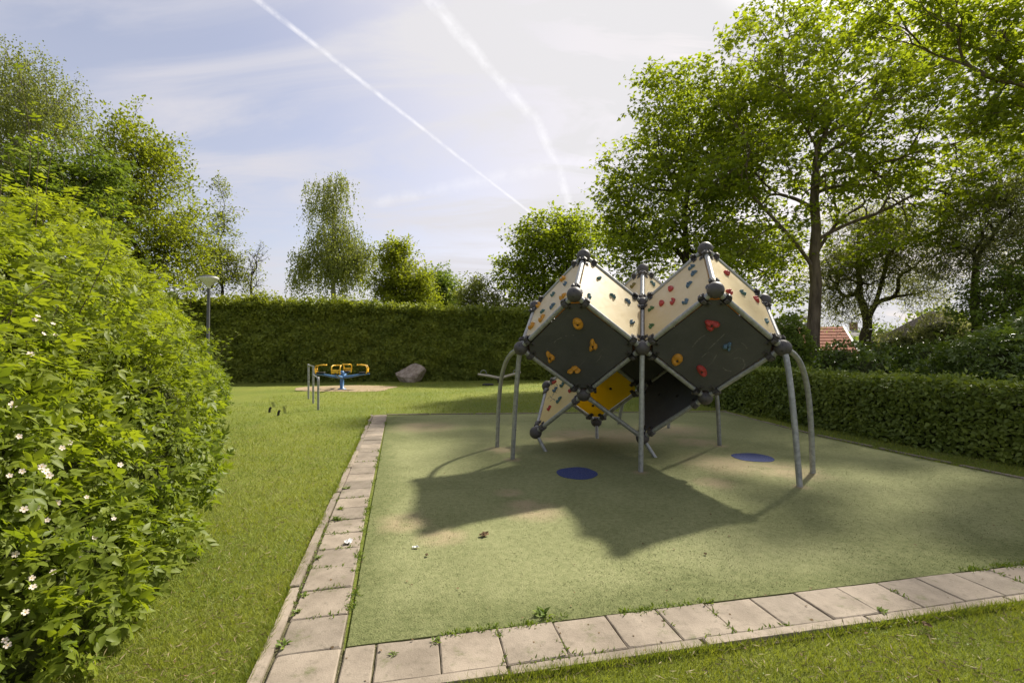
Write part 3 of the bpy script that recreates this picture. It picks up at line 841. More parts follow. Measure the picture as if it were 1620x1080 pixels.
# climbing holds, each bolted to its panel
def hold_mesh(seed, mat):
    r = random.Random(seed)
    n_l = r.choice((2, 3, 3)); ph = r.uniform(0, 6.28); amp = r.uniform(.18, .34); asp = r.uniform(.62, .85)
    seg, rings = 18, 7
    V, Fs = [], []
    for j in range(rings + 1):
        t = j / rings
        for i in range(seg):
            a = 2 * math.pi * i / seg
            rr = (1 + amp * math.sin(n_l * a + ph) + .12 * math.sin(2 * a + ph * 2)) * math.cos(t * math.pi / 2 * 0.98) ** 0.7
            z = (math.sin(t * math.pi / 2) ** .8) * (0.62 + .22 * math.sin(n_l * a + ph) + .1 * math.sin(3 * a + ph)) if j < rings else 0.42
            V.append((rr * math.cos(a) * 0.058, rr * math.sin(a) * 0.058 * asp, z * 0.058))
    for j in range(rings):
        for i in range(seg):
            Fs.append((j * seg + i, j * seg + (i + 1) % seg, (j + 1) * seg + (i + 1) % seg, (j + 1) * seg + i))
    b = MB().add(V, Fs, 0, True)
    b.add([V[rings * seg + i] for i in range(seg)], [tuple(range(seg))], 1)
    b.tube([(0, 0, .02), (0, 0, .031)], .0105, 8, 1)
    return b.mesh('climbing_hold', mat, MAT['bolt'])
HOLDS = {}
def hold(face, crop_x, crop_y, color, scale=1.0):
    px, py = 760 + crop_x / 2.571, 370 + crop_y / 2.571
    ob, M4 = panels[face]
    o = Vector((0, 0, EYE)); d = pdir(px, py); n = M4.to_3x3().col[2]; c = M4.translation
    t = (c - o).dot(n) / d.dot(n)
    hit = o + d * t
    loc = M4.inverted() @ hit
    side = 1 if (o - c).dot(n) > 0 else -1
    loc.z = side * th
    key = (color, random.randrange(4))
    if key not in HOLDS: HOLDS[key] = hold_mesh(hash(color) % 50 * 0 + len(HOLDS) * 7 + 3, MAT['hold_' + color])
    R = Matrix.Rotation(random.uniform(0, 6.28), 4, 'Z')
    flip = Matrix.Identity(4) if side > 0 else Matrix.Rotation(math.pi, 4, 'X')
    return link('climbing_hold', HOLDS[key], ob, Matrix.Translation(loc) @ flip @ R @ Matrix.Scale(scale * 0.86, 4))
F_ = [f[0] for f in faces]
for x, y in ((397, 362), (458, 451), (285, 498), (382, 549)): hold(F_[9], x, y, 'yellow', 1.55)
for x, y, c in ((939, 366, 'red'), (1005, 455, 'blue'), (800, 508, 'yellow'), (900, 552, 'red')): hold(F_[10], x, y, c, 1.6 if c != 'blue' else 1.15)
for x, y, c in ((341, 186, 'yellow'), (348, 207, 'blue'), (298, 250, 'teal'), (340, 258, 'yellow'), (298, 295, 'blue'), (240, 292, 'yellow'), (256, 318, 'teal'), (254, 346, 'yellow'), (214, 378, 'yellow')):
    hold(F_[0], x, y, c, 1.1 if c == 'yellow' else .85)
for x, y, c in ((480, 182, 'teal'), (536, 256, 'teal'), (597, 277, 'blue'), (440, 256, 'teal'), (613, 362, 'blue')): hold(F_[1], x, y, c, .85)
for x, y, c in ((864, 137, 'blue'), (872, 162, 'blue'), (852, 208, 'blue'), (778, 226, 'red'), (740, 285, 'red'), (786, 278, 'red'), (838, 280, 'blue'), (699, 306, 'green'), (699, 376, 'green')):
    hold(F_[3], x, y, c, 1.05 if c == 'red' else .85)
for x, y, c in ((997, 163, 'red'), (1005, 240, 'red'), (1062, 243, 'teal'), (1118, 270, 'red'), (1159, 357, 'teal')): hold(F_[4], x, y, c, 1.05 if c == 'red' else .85)
hold(F_[6], 623, 214, 'olive', 1.0); hold(F_[7], 699, 205, 'teal', .9)
for x, y, c in ((304, 605, 'red'), (336, 617, 'teal'), (371, 637, 'red'), (306, 637, 'blue'), (323, 677, 'teal'), (283, 710, 'red')): hold(F_[18], x, y, c, .95)
def chalk(face, strokes):
    ob, M4 = panels[face]
    o = Vector((0, 0, EYE)); n = M4.to_3x3().col[2]; c = M4.translation; side = 1 if (o - c).dot(n) > 0 else -1
    for st in strokes:
        pts = []
        for x, y in st:
            d = pdir(760 + x / 2.571, 370 + y / 2.571); q = M4.inverted() @ (o + d * ((c - o).dot(n) / d.dot(n)))
            pts.append(Vector((q.x, q.y, side * (th + .0012))))
        V, Fs = [], []
        for i, p in enumerate(pts):
            t_ = (pts[min(i + 1, len(pts) - 1)] - pts[max(i - 1, 0)]).normalized(); w_ = Vector((-t_.y, t_.x, 0)) * random.uniform(.004, .009)
            V += [p - w_, p + w_]
        Fs = [(2 * i, 2 * i + 1, 2 * i + 3, 2 * i + 2) for i in range(len(pts) - 1)]
        MB().add(V, Fs).build('chalk_mark', MAT['chalk'], ob)
MAT['chalk'] = noisy_mat('rubbed_chalk', (0.10, 0.098, 0.095), (0.19, 0.185, 0.18), 45, 0.9, 0, 0.1, 0.0)
chalk(F_[10], [[(862, 458), (875, 440), (892, 422), (915, 408)], [(925, 470), (950, 445), (975, 422), (992, 405)], [(945, 515), (955, 498), (962, 488)], [(1030, 505), (1050, 500), (1068, 508), (1076, 530), (1066, 548)], [(985, 540), (998, 552), (1020, 556)], [(1060, 440), (1075, 450), (1085, 465)], [(900, 500), (915, 486), (930, 478)]])
chalk(F_[9], [[(345, 412), (352, 413)], [(373, 409), (380, 411)], [(300, 440), (312, 428), (330, 420)], [(470, 520), (485, 505), (492, 490)]])
MAT['marker'] = noisy_mat('marker_scrawl', (0.10, 0.09, 0.07), (0.2, 0.18, 0.14), 60, 0.7, 0, 0.2, 0.0)
MAT['chalk'] = MAT['marker']
chalk(F_[18], [[(275, 672), (285, 660), (292, 668), (300, 650)], [(296, 655), (304, 640), (312, 648), (318, 630)], [(285, 682), (296, 672), (305, 676)], [(300, 622), (310, 612), (316, 618)]])
plug = MB().tube([(0, 0, -.010), (0, 0, .012)], 0.022, 12).mesh('bolt_plate', MAT['bolt'])
for fi, spots in ((19, ((-.18, .20), (.05, .08), (.22, -.12), (-.05, -.26), (.30, .25), (-.33, -.1))), (20, ((.12, -.18), (-.2, .1), (.25, .22)))):
    ob, M4 = panels[F_[fi]]
    s = 1 if (Vector((0, 0, EYE)) - M4.translation).dot(M4.to_3x3().col[2]) > 0 else -1
    for x, y in spots: link('bolt_plate', plug, ob, Matrix.Translation((x, y, s * th)))

# ------------------------------------------------------------------ hedges
def hedge(name, label, line, half_w, heights, n_side, n_top, leaf, mat, seed, tpl=T_DIAMOND, shoots=0, bulge=0.12, far_share=0.15, shoot_h=0.45, inset=0.13):
    """clipped hedge along a ground line; leaves on its sides and top over a dense twiggy inside"""
    rng = np.random.default_rng(seed)
    L = np.array([(p[0], p[1], 0.0) for p in line], float); H = np.array(heights, float)
    root = empty(name, tuple(L[0])); tag(root, label, 'hedge')
    seg = np.linalg.norm(np.diff(L, axis=0), axis=1); cum = np.concatenate([[0], np.cumsum(seg)])
    def at(s):
        i = np.clip(np.searchsorted(cum, s, side='right') - 1, 0, len(seg) - 1)
        t = (s - cum[i]) / seg[i]
        p = L[i] + (L[i + 1] - L[i]) * t[:, None]
        d = unit(L[i + 1] - L[i]); nn = np.stack([d[:, 1], -d[:, 0], np.zeros(len(s))], -1)
        return p, nn, H[i] + (H[i + 1] - H[i]) * t
    # the inside
    ns = int(cum[-1] / 0.5) + 2
    p, nn, hh = at(np.linspace(0, cum[-1], ns))
    b = MB(); prof = ((1, 0), (1, .93), (.75, 1), (-.75, 1), (-1, .93), (-1, 0)); V = []
    for i in range(ns):
        for u, v in prof:
            q = p[i] + nn[i] * u * (half_w - inset); z = (hh[i] - .17) * v
            V.append((q[0], q[1], z))
    m = len(prof)
    Fs = [(i * m + k, (i + 1) * m + k, (i + 1) * m + k + 1, i * m + k + 1) for i in range(ns - 1) for k in range(m - 1)]
    Fs += [tuple(range(m)), tuple((ns - 1) * m + k for k in range(m))[::-1]]
    b.add([(x - L[0][0], y - L[0][1], z) for x, y, z in V], Fs).build('twigs', MAT['core'], root)
    # which side faces the camera
    cam2 = -p.mean(0); s_near = 1 if (nn.mean(0) @ cam2) > 0 else -1
    s = rng.uniform(0, cum[-1], n_side); p, nn, hh = at(s)
    sd = np.where(rng.random(n_side) < far_share, -s_near, s_near)[:, None]
    z = hh * rng.uniform(0.0, 1.0, n_side) ** 0.95
    out = half_w + bulge * lump(np.stack([s, z * 1.6, sd[:, 0]], -1), seed, 1.3) - rng.exponential(0.05, n_side) + rng.normal(size=n_side) * .015
    out = out + .75 * bulge * lump(np.stack([s * 3.1, z * 4.2, s * 0], -1), seed + 7, 1.6)
    out = out - 0.10 * np.clip((z / hh - 0.9) / .1, 0, 1)
    pos1 = p + nn * sd * out[:, None]; pos1[:, 2] = z
    nor1 = nn * sd + np.array([0, 0, 0.35])
    s = rng.uniform(0, cum[-1], n_top); p, nn, hh = at(s)
    u = rng.uniform(-1, 1, n_top)
    pos2 = p + nn * (u * half_w)[:, None]
    pos2[:, 2] = hh + 0.3 * bulge * lump(np.stack([s * 2.6, u, u * 0], -1), seed + 8, 1.7) + 0.6 * bulge * lump(np.stack([s, u, u * 0], -1), seed + 1, 1.6) - rng.exponential(0.05, n_top)
    nor2 = np.tile([0, 0, 1.0], (n_top, 1))
    pos = np.concatenate([pos1, pos2]); nor = np.concatenate([nor1, nor2])
    if shoots:
        s = rng.uniform(0, cum[-1], shoots); q, nn, hh = at(s); k = 7
        hgt = shoot_h * rng.uniform(.25, 1, shoots) ** 2 * (0.7 + 0.5 * np.abs(lump(np.stack([s, s * 0, s * 0], -1), seed + 5, 1.0)))
        q = q + nn * rng.uniform(-half_w, half_w, shoots)[:, None]
        pos3 = np.repeat(q, k, 0) + rng.normal(size=(shoots * k, 3)) * 0.03
        pos3[:, 2] = np.repeat(hh, k) + np.repeat(hgt, k) * np.tile(np.linspace(0, 1, k), shoots)
        pos = np.concatenate([pos, pos3]); nor = np.concatenate([nor, rnd_dir(len(pos3), rng) + np.array([0, 0, .5])])
    n = len(pos)
    ax = rnd_dir(n, rng) + nor * 0.55 + np.array([0, 0, -0.15])
    nr = nor + rnd_dir(n, rng) * 0.8
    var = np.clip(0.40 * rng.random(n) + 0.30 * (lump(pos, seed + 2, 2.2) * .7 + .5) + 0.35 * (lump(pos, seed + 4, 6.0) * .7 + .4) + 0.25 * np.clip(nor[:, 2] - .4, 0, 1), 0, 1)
    V, T, a = leaves(pos - L[0], ax, nr, leaf * rng.uniform(.6, 1.3, n), var, tpl)
    fo = link('foliage', tri_mesh('foliage', V, T, mat, a), root); fo['kind'] = 'stuff'
    return root

gl, gr = G(300, 606), G(860, 600.5)
far_r = MF(8.9, 19.5)
hedge('tall_hedge', 'tall clipped green hedge closing the far side of the lawn', [(gl.x - 4, gl.y + 0.2), (gl.x, gl.y + 0.75), (gr.x, gr.y + 0.75), (far_r.x, far_r.y + 1.5)], 0.7, [3.55, 3.55, 3.2, 3.1],
      74000, 28000, 0.165, MAT['leaf_backhedge'], 21, shoots=4600, bulge=0.22, far_share=0.03, shoot_h=0.55, inset=0.36)
hr = [MF(8.45, -0.5), MF(8.40, 2.2), MF(8.42, 5.0), MF(8.62, 8.0), MF(8.8, 13.0), MF(9.0, 18.5)]
hedge('clipped_hedge', 'low clipped hornbeam hedge along the side of the play turf', [(p.x, p.y) for p in hr], 0.46, [1.02, 1.02, 1.03, 1.04, 1.05, 1.05],
      44000, 18000, 0.077, MAT['leaf_hornbeam'], 22, tpl=T_OVATE, shoots=260, bulge=0.05, far_share=0.12, shoot_h=0.16)

# ------------------------------------------------------------------ rose bushes beside the camera
def leaf_object_mesh(seed):
    V, T = T_COMPOUND
    return tri_mesh('leaf', V, T, MAT['leaf_rose'], np.full(len(V), 0.3 + 0.6 * (seed / 4)))
ROSE_LEAF = [leaf_object_mesh(k) for k in range(5)]
def flower_mesh():
    b = MB()
    for k in range(5):
        a = 2 * math.pi * k / 5; V = []
        for (u, v, z) in ((.06, 0, 0), (.5, .34, .12), (.5, -.34, .12), (.95, .30, .20), (1.0, 0, .16), (.95, -.30, .20), (.5, 0, .05)):
            V.append((u * math.cos(a) - v * math.sin(a), u * math.sin(a) + v * math.cos(a), z))
        b.add(V, [(0, 6, 1), (0, 2, 6), (1, 6, 4, 3), (6, 2, 5, 4)], 0, True)
    b.ball((0, 0, .06), .17, 8, 5, 1, (1, 1, .5))
    return b.mesh('flower', MAT['petal'], MAT['stamen'])
FLOWER = flower_mesh()

def bush(name, label, ells, n, leaf, mat, tpl, seed, canes=0, separate=0, flowers=(), up=0.3, core_k=0.80, category='bush', back=0.25, deep=0.10, cane_len=(.3, .8)):
    rng = np.random.default_rng(seed)
    C = np.array([e[0] for e in ells], float); R = np.array([e[1] for e in ells], float)
    base = np.array([C[:, 0].mean(), C[:, 1].mean(), 0.0])
    root = empty(name, tuple(base)); tag(root, label, category)
    b = MB()
    for c, r in zip(C, R):
        seg, rings = 14, 9; V, Fs = [], []
        for j in range(rings + 1):
            ph = math.pi * j / rings
            for i in range(seg):
                t = 2 * math.pi * i / seg
                d = np.array([math.sin(ph) * math.cos(t), math.sin(ph) * math.sin(t), math.cos(ph)])
                q = c + d * r * core_k * (0.9 + 0.10 * lump((d * 3)[None], seed + 3, 1.4)[0]) - base
                q[2] = max(q[2], -0.02); V.append(tuple(q))
        for j in range(rings):
            for i in range(seg): Fs.append((j * seg + i, (j + 1) * seg + i, (j + 1) * seg + (i + 1) % seg, j * seg + (i + 1) % seg))
        b.add(V, Fs, 0, True)
    b.build('twigs', MAT['core'], root)
    area = (R[:, 0] * R[:, 1] * R[:, 2]) ** (2 / 3)
    M_ = int(n * 2.6); idx = rng.choice(len(C), M_, p=area / area.sum())
    d = rnd_dir(M_, rng)
    k = 1.0 + 0.20 * lump(d * 2.6 + C[idx], seed, 1.6) + 0.08 * lump(d * 7 + C[idx], seed + 9, 2.0) - rng.exponential(deep, M_)
    pos = C[idx] + d * R[idx] * k[:, None]; nor = unit(d / R[idx])
    inside = np.zeros(M_, bool)
    for j in range(len(C)):
        q = np.linalg.norm((pos - C[j]) / R[j], axis=1); inside |= (q < 0.86) & (idx != j)
    face = (nor * (np.array([0, 0, EYE]) - pos)).sum(1) > -0.2 * np.linalg.norm(pos, axis=1)
    keep = (~inside) & (pos[:, 2] > 0.02) & (face | (rng.random(M_) < back)) & (np.linalg.norm(pos - np.array([0, 0, EYE]), axis=1) > 0.9)
    pos, nor = pos[keep][:n], nor[keep][:n]
    ax = nor * 0.7 + rnd_dir(len(pos), rng) * 0.95 + np.array([0, 0, up - 0.15])
    nr = nor * 0.55 + np.array([0, 0, 0.65]) + rnd_dir(len(pos), rng) * 0.75
    ch = []
    if canes:
        sel = rng.choice(np.where((nor[:, 2] > 0.0) & (pos[:, 2] > np.quantile(pos[:, 2], .45)))[0], canes)
        for i in sel:
            p0 = pos[i] - nor[i] * .25; Lc = rng.uniform(*cane_len)
            p1 = p0 + (nor[i] * .6 + np.array([0, 0, .75]) + rng.normal(size=3) * .3) * Lc
            c = bez(p0, p1, unit(np.array([0, 0, 1.0]) + nor[i] * .3), 6, rng, .08)
            ch.append((c - base, 0.005, 0.002))
            m = 9; tt = np.linspace(.35, 1, m)
            q = np.stack([np.interp(tt, np.linspace(0, 1, 6), c[:, a]) for a in range(3)], -1)
            ang = np.arange(m) * 2.4 + rng.uniform(0, 6)
            ax = np.concatenate([ax, np.stack([np.cos(ang), np.sin(ang), .55 + 0 * ang], -1)])
            nr = np.concatenate([nr, np.tile([0, 0, 1.0], (m, 1)) + rng.normal(size=(m, 3)) * .25])
            pos = np.concatenate([pos, q]); nor = np.concatenate([nor, np.tile(nor[i] * .3 + np.array([0, 0, .9]), (m, 1))])
        link('canes', tubes_mesh(ch, MAT['bark'], 'canes'), root)['kind'] = 'stuff'
    N = len(pos)
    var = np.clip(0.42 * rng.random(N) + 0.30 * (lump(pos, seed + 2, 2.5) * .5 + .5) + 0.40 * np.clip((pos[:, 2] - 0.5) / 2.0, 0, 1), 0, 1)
    size = leaf * rng.uniform(.45, 1.3, N)
    sepm = np.zeros(N, bool)
    if separate:
        dist = np.linalg.norm(pos - np.array([0, 0, EYE]), axis=1)
        px = pos[:, 0] / np.maximum(pos[:, 1], .01)
        vis = (pos[:, 1] > .6) & (px > -1.08) & (np.abs((pos[:, 2] - EYE) / np.maximum(pos[:, 1], .01)) < .70) & ((nor * (np.array([0, 0, EYE]) - pos)).sum(1) > 0)
        cand = np.where(vis)[0]
        score = size[cand] / dist[cand]
        sepm[cand[np.argsort(-score)][:separate]] = True
        axu = unit(ax); side = unit(np.cross(nr, axu)); nn = np.cross(axu, side)
        for i in np.where(sepm)[0]:
            M3 = Matrix(((axu[i][0], side[i][0], nn[i][0]), (axu[i][1], side[i][1], nn[i][1]), (axu[i][2], side[i][2], nn[i][2]))).to_4x4()
            link('leaf', ROSE_LEAF[min(4, int(var[i] * 5))], root, Matrix.Translation(Vector(pos[i] - base)) @ M3 @ Matrix.Scale(float(size[i]), 4))
    r_ = ~sepm
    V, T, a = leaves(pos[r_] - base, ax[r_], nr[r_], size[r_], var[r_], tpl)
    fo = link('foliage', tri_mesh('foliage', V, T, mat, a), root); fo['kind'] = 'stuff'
    for px, py in flowers:                                      # open blossoms on the face of the bush
        dr = pdir(px, py); dr = np.array(dr)
        v = pos - np.array([0, 0, EYE]); along = v @ dr; off = np.linalg.norm(v - along[:, None] * dr, axis=1)
        c = np.where((off < 0.10) & (along > .5))[0]
        if not len(c): continue
        i = c[np.argmin(along[c])]
        hit = np.array([0, 0, EYE]) + dr * (along[i] - 0.03)
        z = Vector(nor[i] * .6 - dr * .6 + np.array([0, 0, .35]) + rng.normal(size=3) * .15).normalized()
        x = z.orthogonal().normalized(); y = z.cross(x)
        link('flower', FLOWER, root, Matrix.Translation(Vector(hit - base)) @ Matrix((x, y, z)).transposed().to_4x4() @ Matrix.Rotation(rng.uniform(0, 6), 4, 'Z') @ Matrix.Scale(0.013 * rng.uniform(.75, 1.25), 4))
    return root

flowers_near = [(15, 752), (35, 745), (66, 738), (72, 745), (78, 752), (57, 803), (90, 795), (38, 805), (75, 822), (137, 786), (50, 914), (52, 928), (84, 904), (40, 968), (8, 1012), (12, 1020), (126, 882), (180, 820), (24, 876), (110, 700), (98, 708),
                (60, 500), (55, 506), (69, 528), (84, 512), (88, 530), (118, 540), (190, 735), (48, 560), (30, 690), (20, 640), (100, 1000), (150, 850)]
flowers_mid = [(268, 578), (250, 625), (215, 600), (235, 690), (185, 660), (210, 745), (170, 690), (195, 770), (160, 760), (255, 560)]
bush('rose_bush', 'large pale-flowering rose bush nearest the camera at the edge of the lawn',
     [((-3.35, 2.05, .85), (1.05, 1.15, 1.10)), ((-3.10, 1.0, 0.8), (1.0, 1.0, 1.0)), ((-3.95, 3.1, 1.10), (1.1, 1.15, 1.28)), ((-2.62, 2.35, 0.30), (.55, .7, .42)), ((-2.80, 2.6, 0.62), (.45, .6, .62)), ((-2.95, 3.25, 0.45), (.55, .8, .62)), ((-3.2, 3.9, 0.70), (.5, .7, .85)), ((-2.40, 2.25, .12), (.42, .6, .30)), ((-2.62, 2.95, .16), (.42, .55, .34)), ((-4.15, 3.8, 2.0), (.5, .55, .45))],
     16500, 0.138, MAT['leaf_rose'], T_COMPOUND_LITE, 41, cane_len=(.2, .5), canes=200, separate=300, flowers=flowers_near)
bush('rose_bush', 'tall leafy rose bush in the middle of the row beside the lawn',
     [((-4.80, 4.7, 1.3), (1.1, 1.2, 1.55)), ((-5.45, 6.0, 1.35), (1.1, 1.2, 1.50)), ((-4.20, 4.9, .6), (.55, .8, .8)), ((-4.85, 6.2, .7), (.55, .9, .85)), ((-6.15, 7.3, 1.2), (1.1, 1.2, 1.35)), ((-4.75, 5.3, 2.0), (.55, .55, .5)), ((-5.5, 6.8, 1.95), (.55, .55, .45))],
     14000, 0.130, MAT['leaf_rose'], T_COMPOUND_LITE, 42, canes=130, flowers=flowers_mid)
bush('rose_bush', 'low rounded rose bush at the far end of the row by the lamp post',
     [((-6.05, 8.3, .68), (.8, .95, .80)), ((-6.55, 9.3, .72), (.8, .9, .78)), ((-5.55, 7.6, .40), (.45, .7, .5))],
     6000, 0.118, MAT['leaf_rose'], T_COMPOUND_LITE, 43, canes=50)

# ------------------------------------------------------------------ play things on the far lawn
def spinner():
    g = G(541, 615.5); root = empty('play_spinner', (g.x, g.y, 0), 0.12)
    tag(root, 'blue four-armed spinner with yellow seat hoops standing on sand', 'spinner')
    MB().lathe((0, 0, 0), [(.16, 0), (.16, .02), (.075, .05), (.068, .50), (.085, .55), (.085, .66), (.05, .70), (0.0, .70)], 16).build('post', MAT['blue_paint'], root)
    for k in range(4):
        a = k * math.pi / 2
        R = Matrix.Rotation(a, 4, 'Z')
        ar = MB().tube([(.05, 0, .46), (.35, 0, .49), (.7, 0, .56), (1.02, 0, .60)], [.055, .05, .042, .038], 10).build('arm', MAT['blue_paint'], root, R)
        MB().tube([(1.0, 0, .60), (1.0, 0, .66)], .03, 8).build('end_cap', MAT['dark_rubber'], ar)
        seat = MB().box((.80, 0, .635), (.34, .26, .05), None, .015).build('seat', MAT['dark_rubber'], root, R)
        hoop = MB()
        for s in (-1, 1):
            hoop.tube([(.92, s * .13, .60), (.96, s * .15, .78), (.90, s * .15, .90), (.70, s * .13, .93), (.58, s * .10, .92)], .022, 8)
        hoop.tube([(.58, -.10, .92), (.56, 0, .93), (.58, .10, .92)], .022, 8)
        hoop.tube([(.93, -.145, .76), (.97, 0, .76), (.93, .145, .76)], .018, 8)
        hoop.box((.965, 0, .70), (.022, .20, .12), None, .006)
        hoop.build('seat_hoop', MAT['yellow_plastic'], seat)
spinner()

def bars():
    p1, p2, p3 = G(488, 631), G(495.5, 638), G(503.5, 648)
    root = empty('tumble_bars', (p2.x, p2.y, 0)); tag(root, 'three galvanised posts with two tumbling bars on the lawn', 'tumble bars')
    b = Vector((p2.x, p2.y, 0))
    for p, h in ((p1, 1.05), (p2, 1.05), (p3, .80)):
        MB().tube([p - b + Vector((0, 0, -.05)), p - b + Vector((0, 0, h - .10)), p - b + Vector((0, 0, h - .03)), p - b + Vector((0, 0, h)) + ((p2 - p).normalized() * .03 if p != p2 else Vector())], .028, 10).build('post', MAT['galv'], root)
    for a, c, h in ((p1, p2, 1.03), (p2, p3, .79)):
        MB().tube([a - b + Vector((0, 0, h)), c - b + Vector((0, 0, h))], .020, 10).build('bar', MAT['galv'], root)
bars()

def boulder():
    g = G(646, 604.5); root_r = np.random.default_rng(5)
    import bmesh
    bm = bmesh.new(); bmesh.ops.create_icosphere(bm, subdivisions=4, radius=1)
    planes = [unit(root_r.normal(size=3) + np.array([0, 0, .35])) for _ in range(9)]
    offs = root_r.uniform(.50, .80, 9)
    for v in bm.verts:
        d = np.array(v.co); k = 1.0
        for n_, o in zip(planes, offs):
            q = d @ n_
            if q > 1e-3: k = min(k, o / q)
        d = d * k * (1 + .03 * lump((d * 4)[None], 3, 2)[0] + .018 * lump((d * 9)[None], 4, 3)[0])
        v.co = (d[0] * .86, d[1] * .66, max(-.05, d[2] * .66 + .24))
    me = bpy.data.meshes.new('boulder'); bm.to_mesh(me); bm.free(); me.materials.append(MAT['granite'])
    o = link('boulder', me); o.location = (g.x, g.y + .45, 0)
    tag(o, 'large brown boulder lying in front of the tall hedge', 'boulder')
boulder()

def seesaw():
    g = G(790, 605.5); root = empty('seesaw', (g.x, g.y, 0), 0.10); tag(root, 'pale wooden seesaw with bent beam before the tall hedge', 'seesaw')
    MB().tube([(-.98, 0, .39), (-.5, 0, .33), (-.08, 0, .23), (.08, 0, .23), (.5, 0, .35), (.98, 0, .47)], [.055, .06, .065, .065, .06, .055], 10).build('beam', MAT['weathered_wood'], root)
    MB().box((0, 0, .09), (.16, .24, .22), None, .02).build('pivot', MAT['bark_dark'], root)
    ring = [(-.72 + .13 * math.cos(t), 0, .47 + .11 * math.sin(t)) for t in np.linspace(-.6, math.pi + .6, 12)]
    MB().tube(ring, .014, 6).build('handle', MAT['galv'], root)
    MB().tube([(.72 + .09 * math.cos(t), 0, .49 + .09 * math.sin(t)) for t in np.linspace(-.4, math.pi + .4, 10)], .014, 6).build('handle', MAT['galv'], root)
    g2 = G(767, 609)
    t = MB()
    n = 18
    pts = [(.20 * math.cos(2 * math.pi * k / n), .20 * math.sin(2 * math.pi * k / n), .02) for k in range(n + 1)]
    t.tube(pts, .05, 8)
    o = t.build('bumper_tyre', MAT['dark_rubber'], root); o.location = (g2.x - g.x, g2.y - g.y, 0)
seesaw()
for k, (px, py) in enumerate(((426, 652), (440, 657))):
    g = G(px, py)
    o = MB().tube([(0, 0, -.03), (.01, 0, .07), (.03, .02, .12)], .028, 8).build('rubber_stub', MAT['dark_rubber']); o.location = (g.x, g.y, 0)
    tag(o, ('dark bent stub in the lawn, the one farther from the path', 'dark bent stub in the lawn, the one nearer the path')[k], 'stub', 'dark stubs in the lawn')

def lamp():
    y = 17.0; x = (328.5 - 810) / F_PX * y
    root = empty('street_lamp', (x, y, 0)); tag(root, 'grey lamp post with pale dish lamp behind the rose bushes', 'street lamp')
    MB().tube([(0, 0, 0), (0, 0, 1.1), (0, 0, 1.15), (0.04, 0, 3.75)], [.075, .075, .055, .05], 12).build('post', MAT['post_grey'], root)
    MB().lathe((0.04, 0, 0), [(.05, 3.72), (.07, 3.80), (.12, 3.84), (.30, 4.05), (.33, 4.10), (.31, 4.115)], 24).build('lamp_shade', MAT['lamp_shade'], root)
    MB().lathe((0.04, 0, 0), [(.315, 4.112), (.29, 4.15), (.14, 4.185), (0.0, 4.19)], 24).build('lamp_cap', MAT['post_grey'], root)
lamp()

# ------------------------------------------------------------------ houses far behind the trees
def house(name, label, c, rz, wx, wy, eave, ridge, roof_m, wall_m, hip=0.0, over=0.35, windows=(), chimney=True, tile_rows=0):
    root = empty(name, c, rz); tag(root, label, 'house')
    x, y = wx / 2, wy / 2
    b = MB(); rz_ = ridge - 0.12
    V = [(-x, -y, 0), (x, -y, 0), (x, y, 0), (-x, y, 0), (-x, -y, eave), (x, -y, eave), (x, y, eave), (-x, y, eave)]
    Fs = [(0, 1, 5, 4), (2, 3, 7, 6)]
    if hip == 0:
        V += [(-x, 0, rz_), (x, 0, rz_)]; Fs += [(1, 2, 6, 9, 5), (3, 0, 4, 8, 7)]
    else:
        Fs += [(1, 2, 6, 5), (3, 0, 4, 7)]
    b.add(V, Fs).build('wall', wall_m, root)
    xo, yo = x + over, y + over; sl = (ridge - eave) / y; ze = eave - over * sl
    xr = xo - hip
    rf = MB(); t_ = .14
    R0 = [(-xo, -yo, ze), (xo, -yo, ze), (xo, yo, ze), (-xo, yo, ze), (-xr, 0, ridge), (xr, 0, ridge)]
    R1 = [(p[0], p[1], p[2] - t_) for p in R0]
    rf.add(R0 + R1, [(0, 1, 5, 4), (2, 3, 4, 5), (1, 2, 5), (3, 0, 4), (7, 6, 10, 11), (9, 8, 11, 10), (0, 6, 7, 1), (1, 7, 8, 2), (2, 8, 9, 3), (3, 9, 6, 0)])
    roof = rf.build('roof', roof_m, root)
    if tile_rows:
        tl = MB()
        for k in range(tile_rows):
            t = (k + .5) / tile_rows
            for s in (-1, 1):
                yy = s * yo * (1 - t); z = ze + (ridge - ze) * t + .03
                w_ = xo - hip * t
                tl.box((0, yy, z), (2 * w_ - .05, yo / tile_rows * .92, .035), Matrix.Rotation(-s * math.atan2(ridge - ze, yo), 3, 'X'), .01)
        tl.build('tile_course', roof_m, roof)
    if hip == 0:
        for s in (-1, 1):
            vb = MB()
            for q in (-1, 1):
                a = Vector((s * (xo + .03), q * yo, ze - .06)); c_ = Vector((s * (xo + .03), 0, ridge - .02))
                vb.tube([a, c_], .11, 4, smooth=False)
            vb.build('verge_board', MAT['white_paint'], roof)
    if chimney:
        MB().box((x * .35, y * .15, ridge + .25), (.6, .5, 1.3), None, .03).build('chimney', MAT['brick_wall'], roof)
    for (wx_, wz, w_, h_) in windows:
        fr = MB()
        for dx, dz, sx, sz in ((0, h_ / 2, w_ + .12, .08), (0, -h_ / 2, w_ + .12, .08), (-w_ / 2, 0, .08, h_ - .08), (w_ / 2, 0, .08, h_ - .08), (0, 0, .05, h_ - .08)):
            fr.box((wx_ + dx, -y - .03, wz + dz), (sx, .09, sz))
        f = fr.build('window', MAT['white_paint'], root)
        MB().box((wx_, -y - .012, wz), (w_ - .06, .03, h_ - .06)).build('pane', MAT['glass'], f)
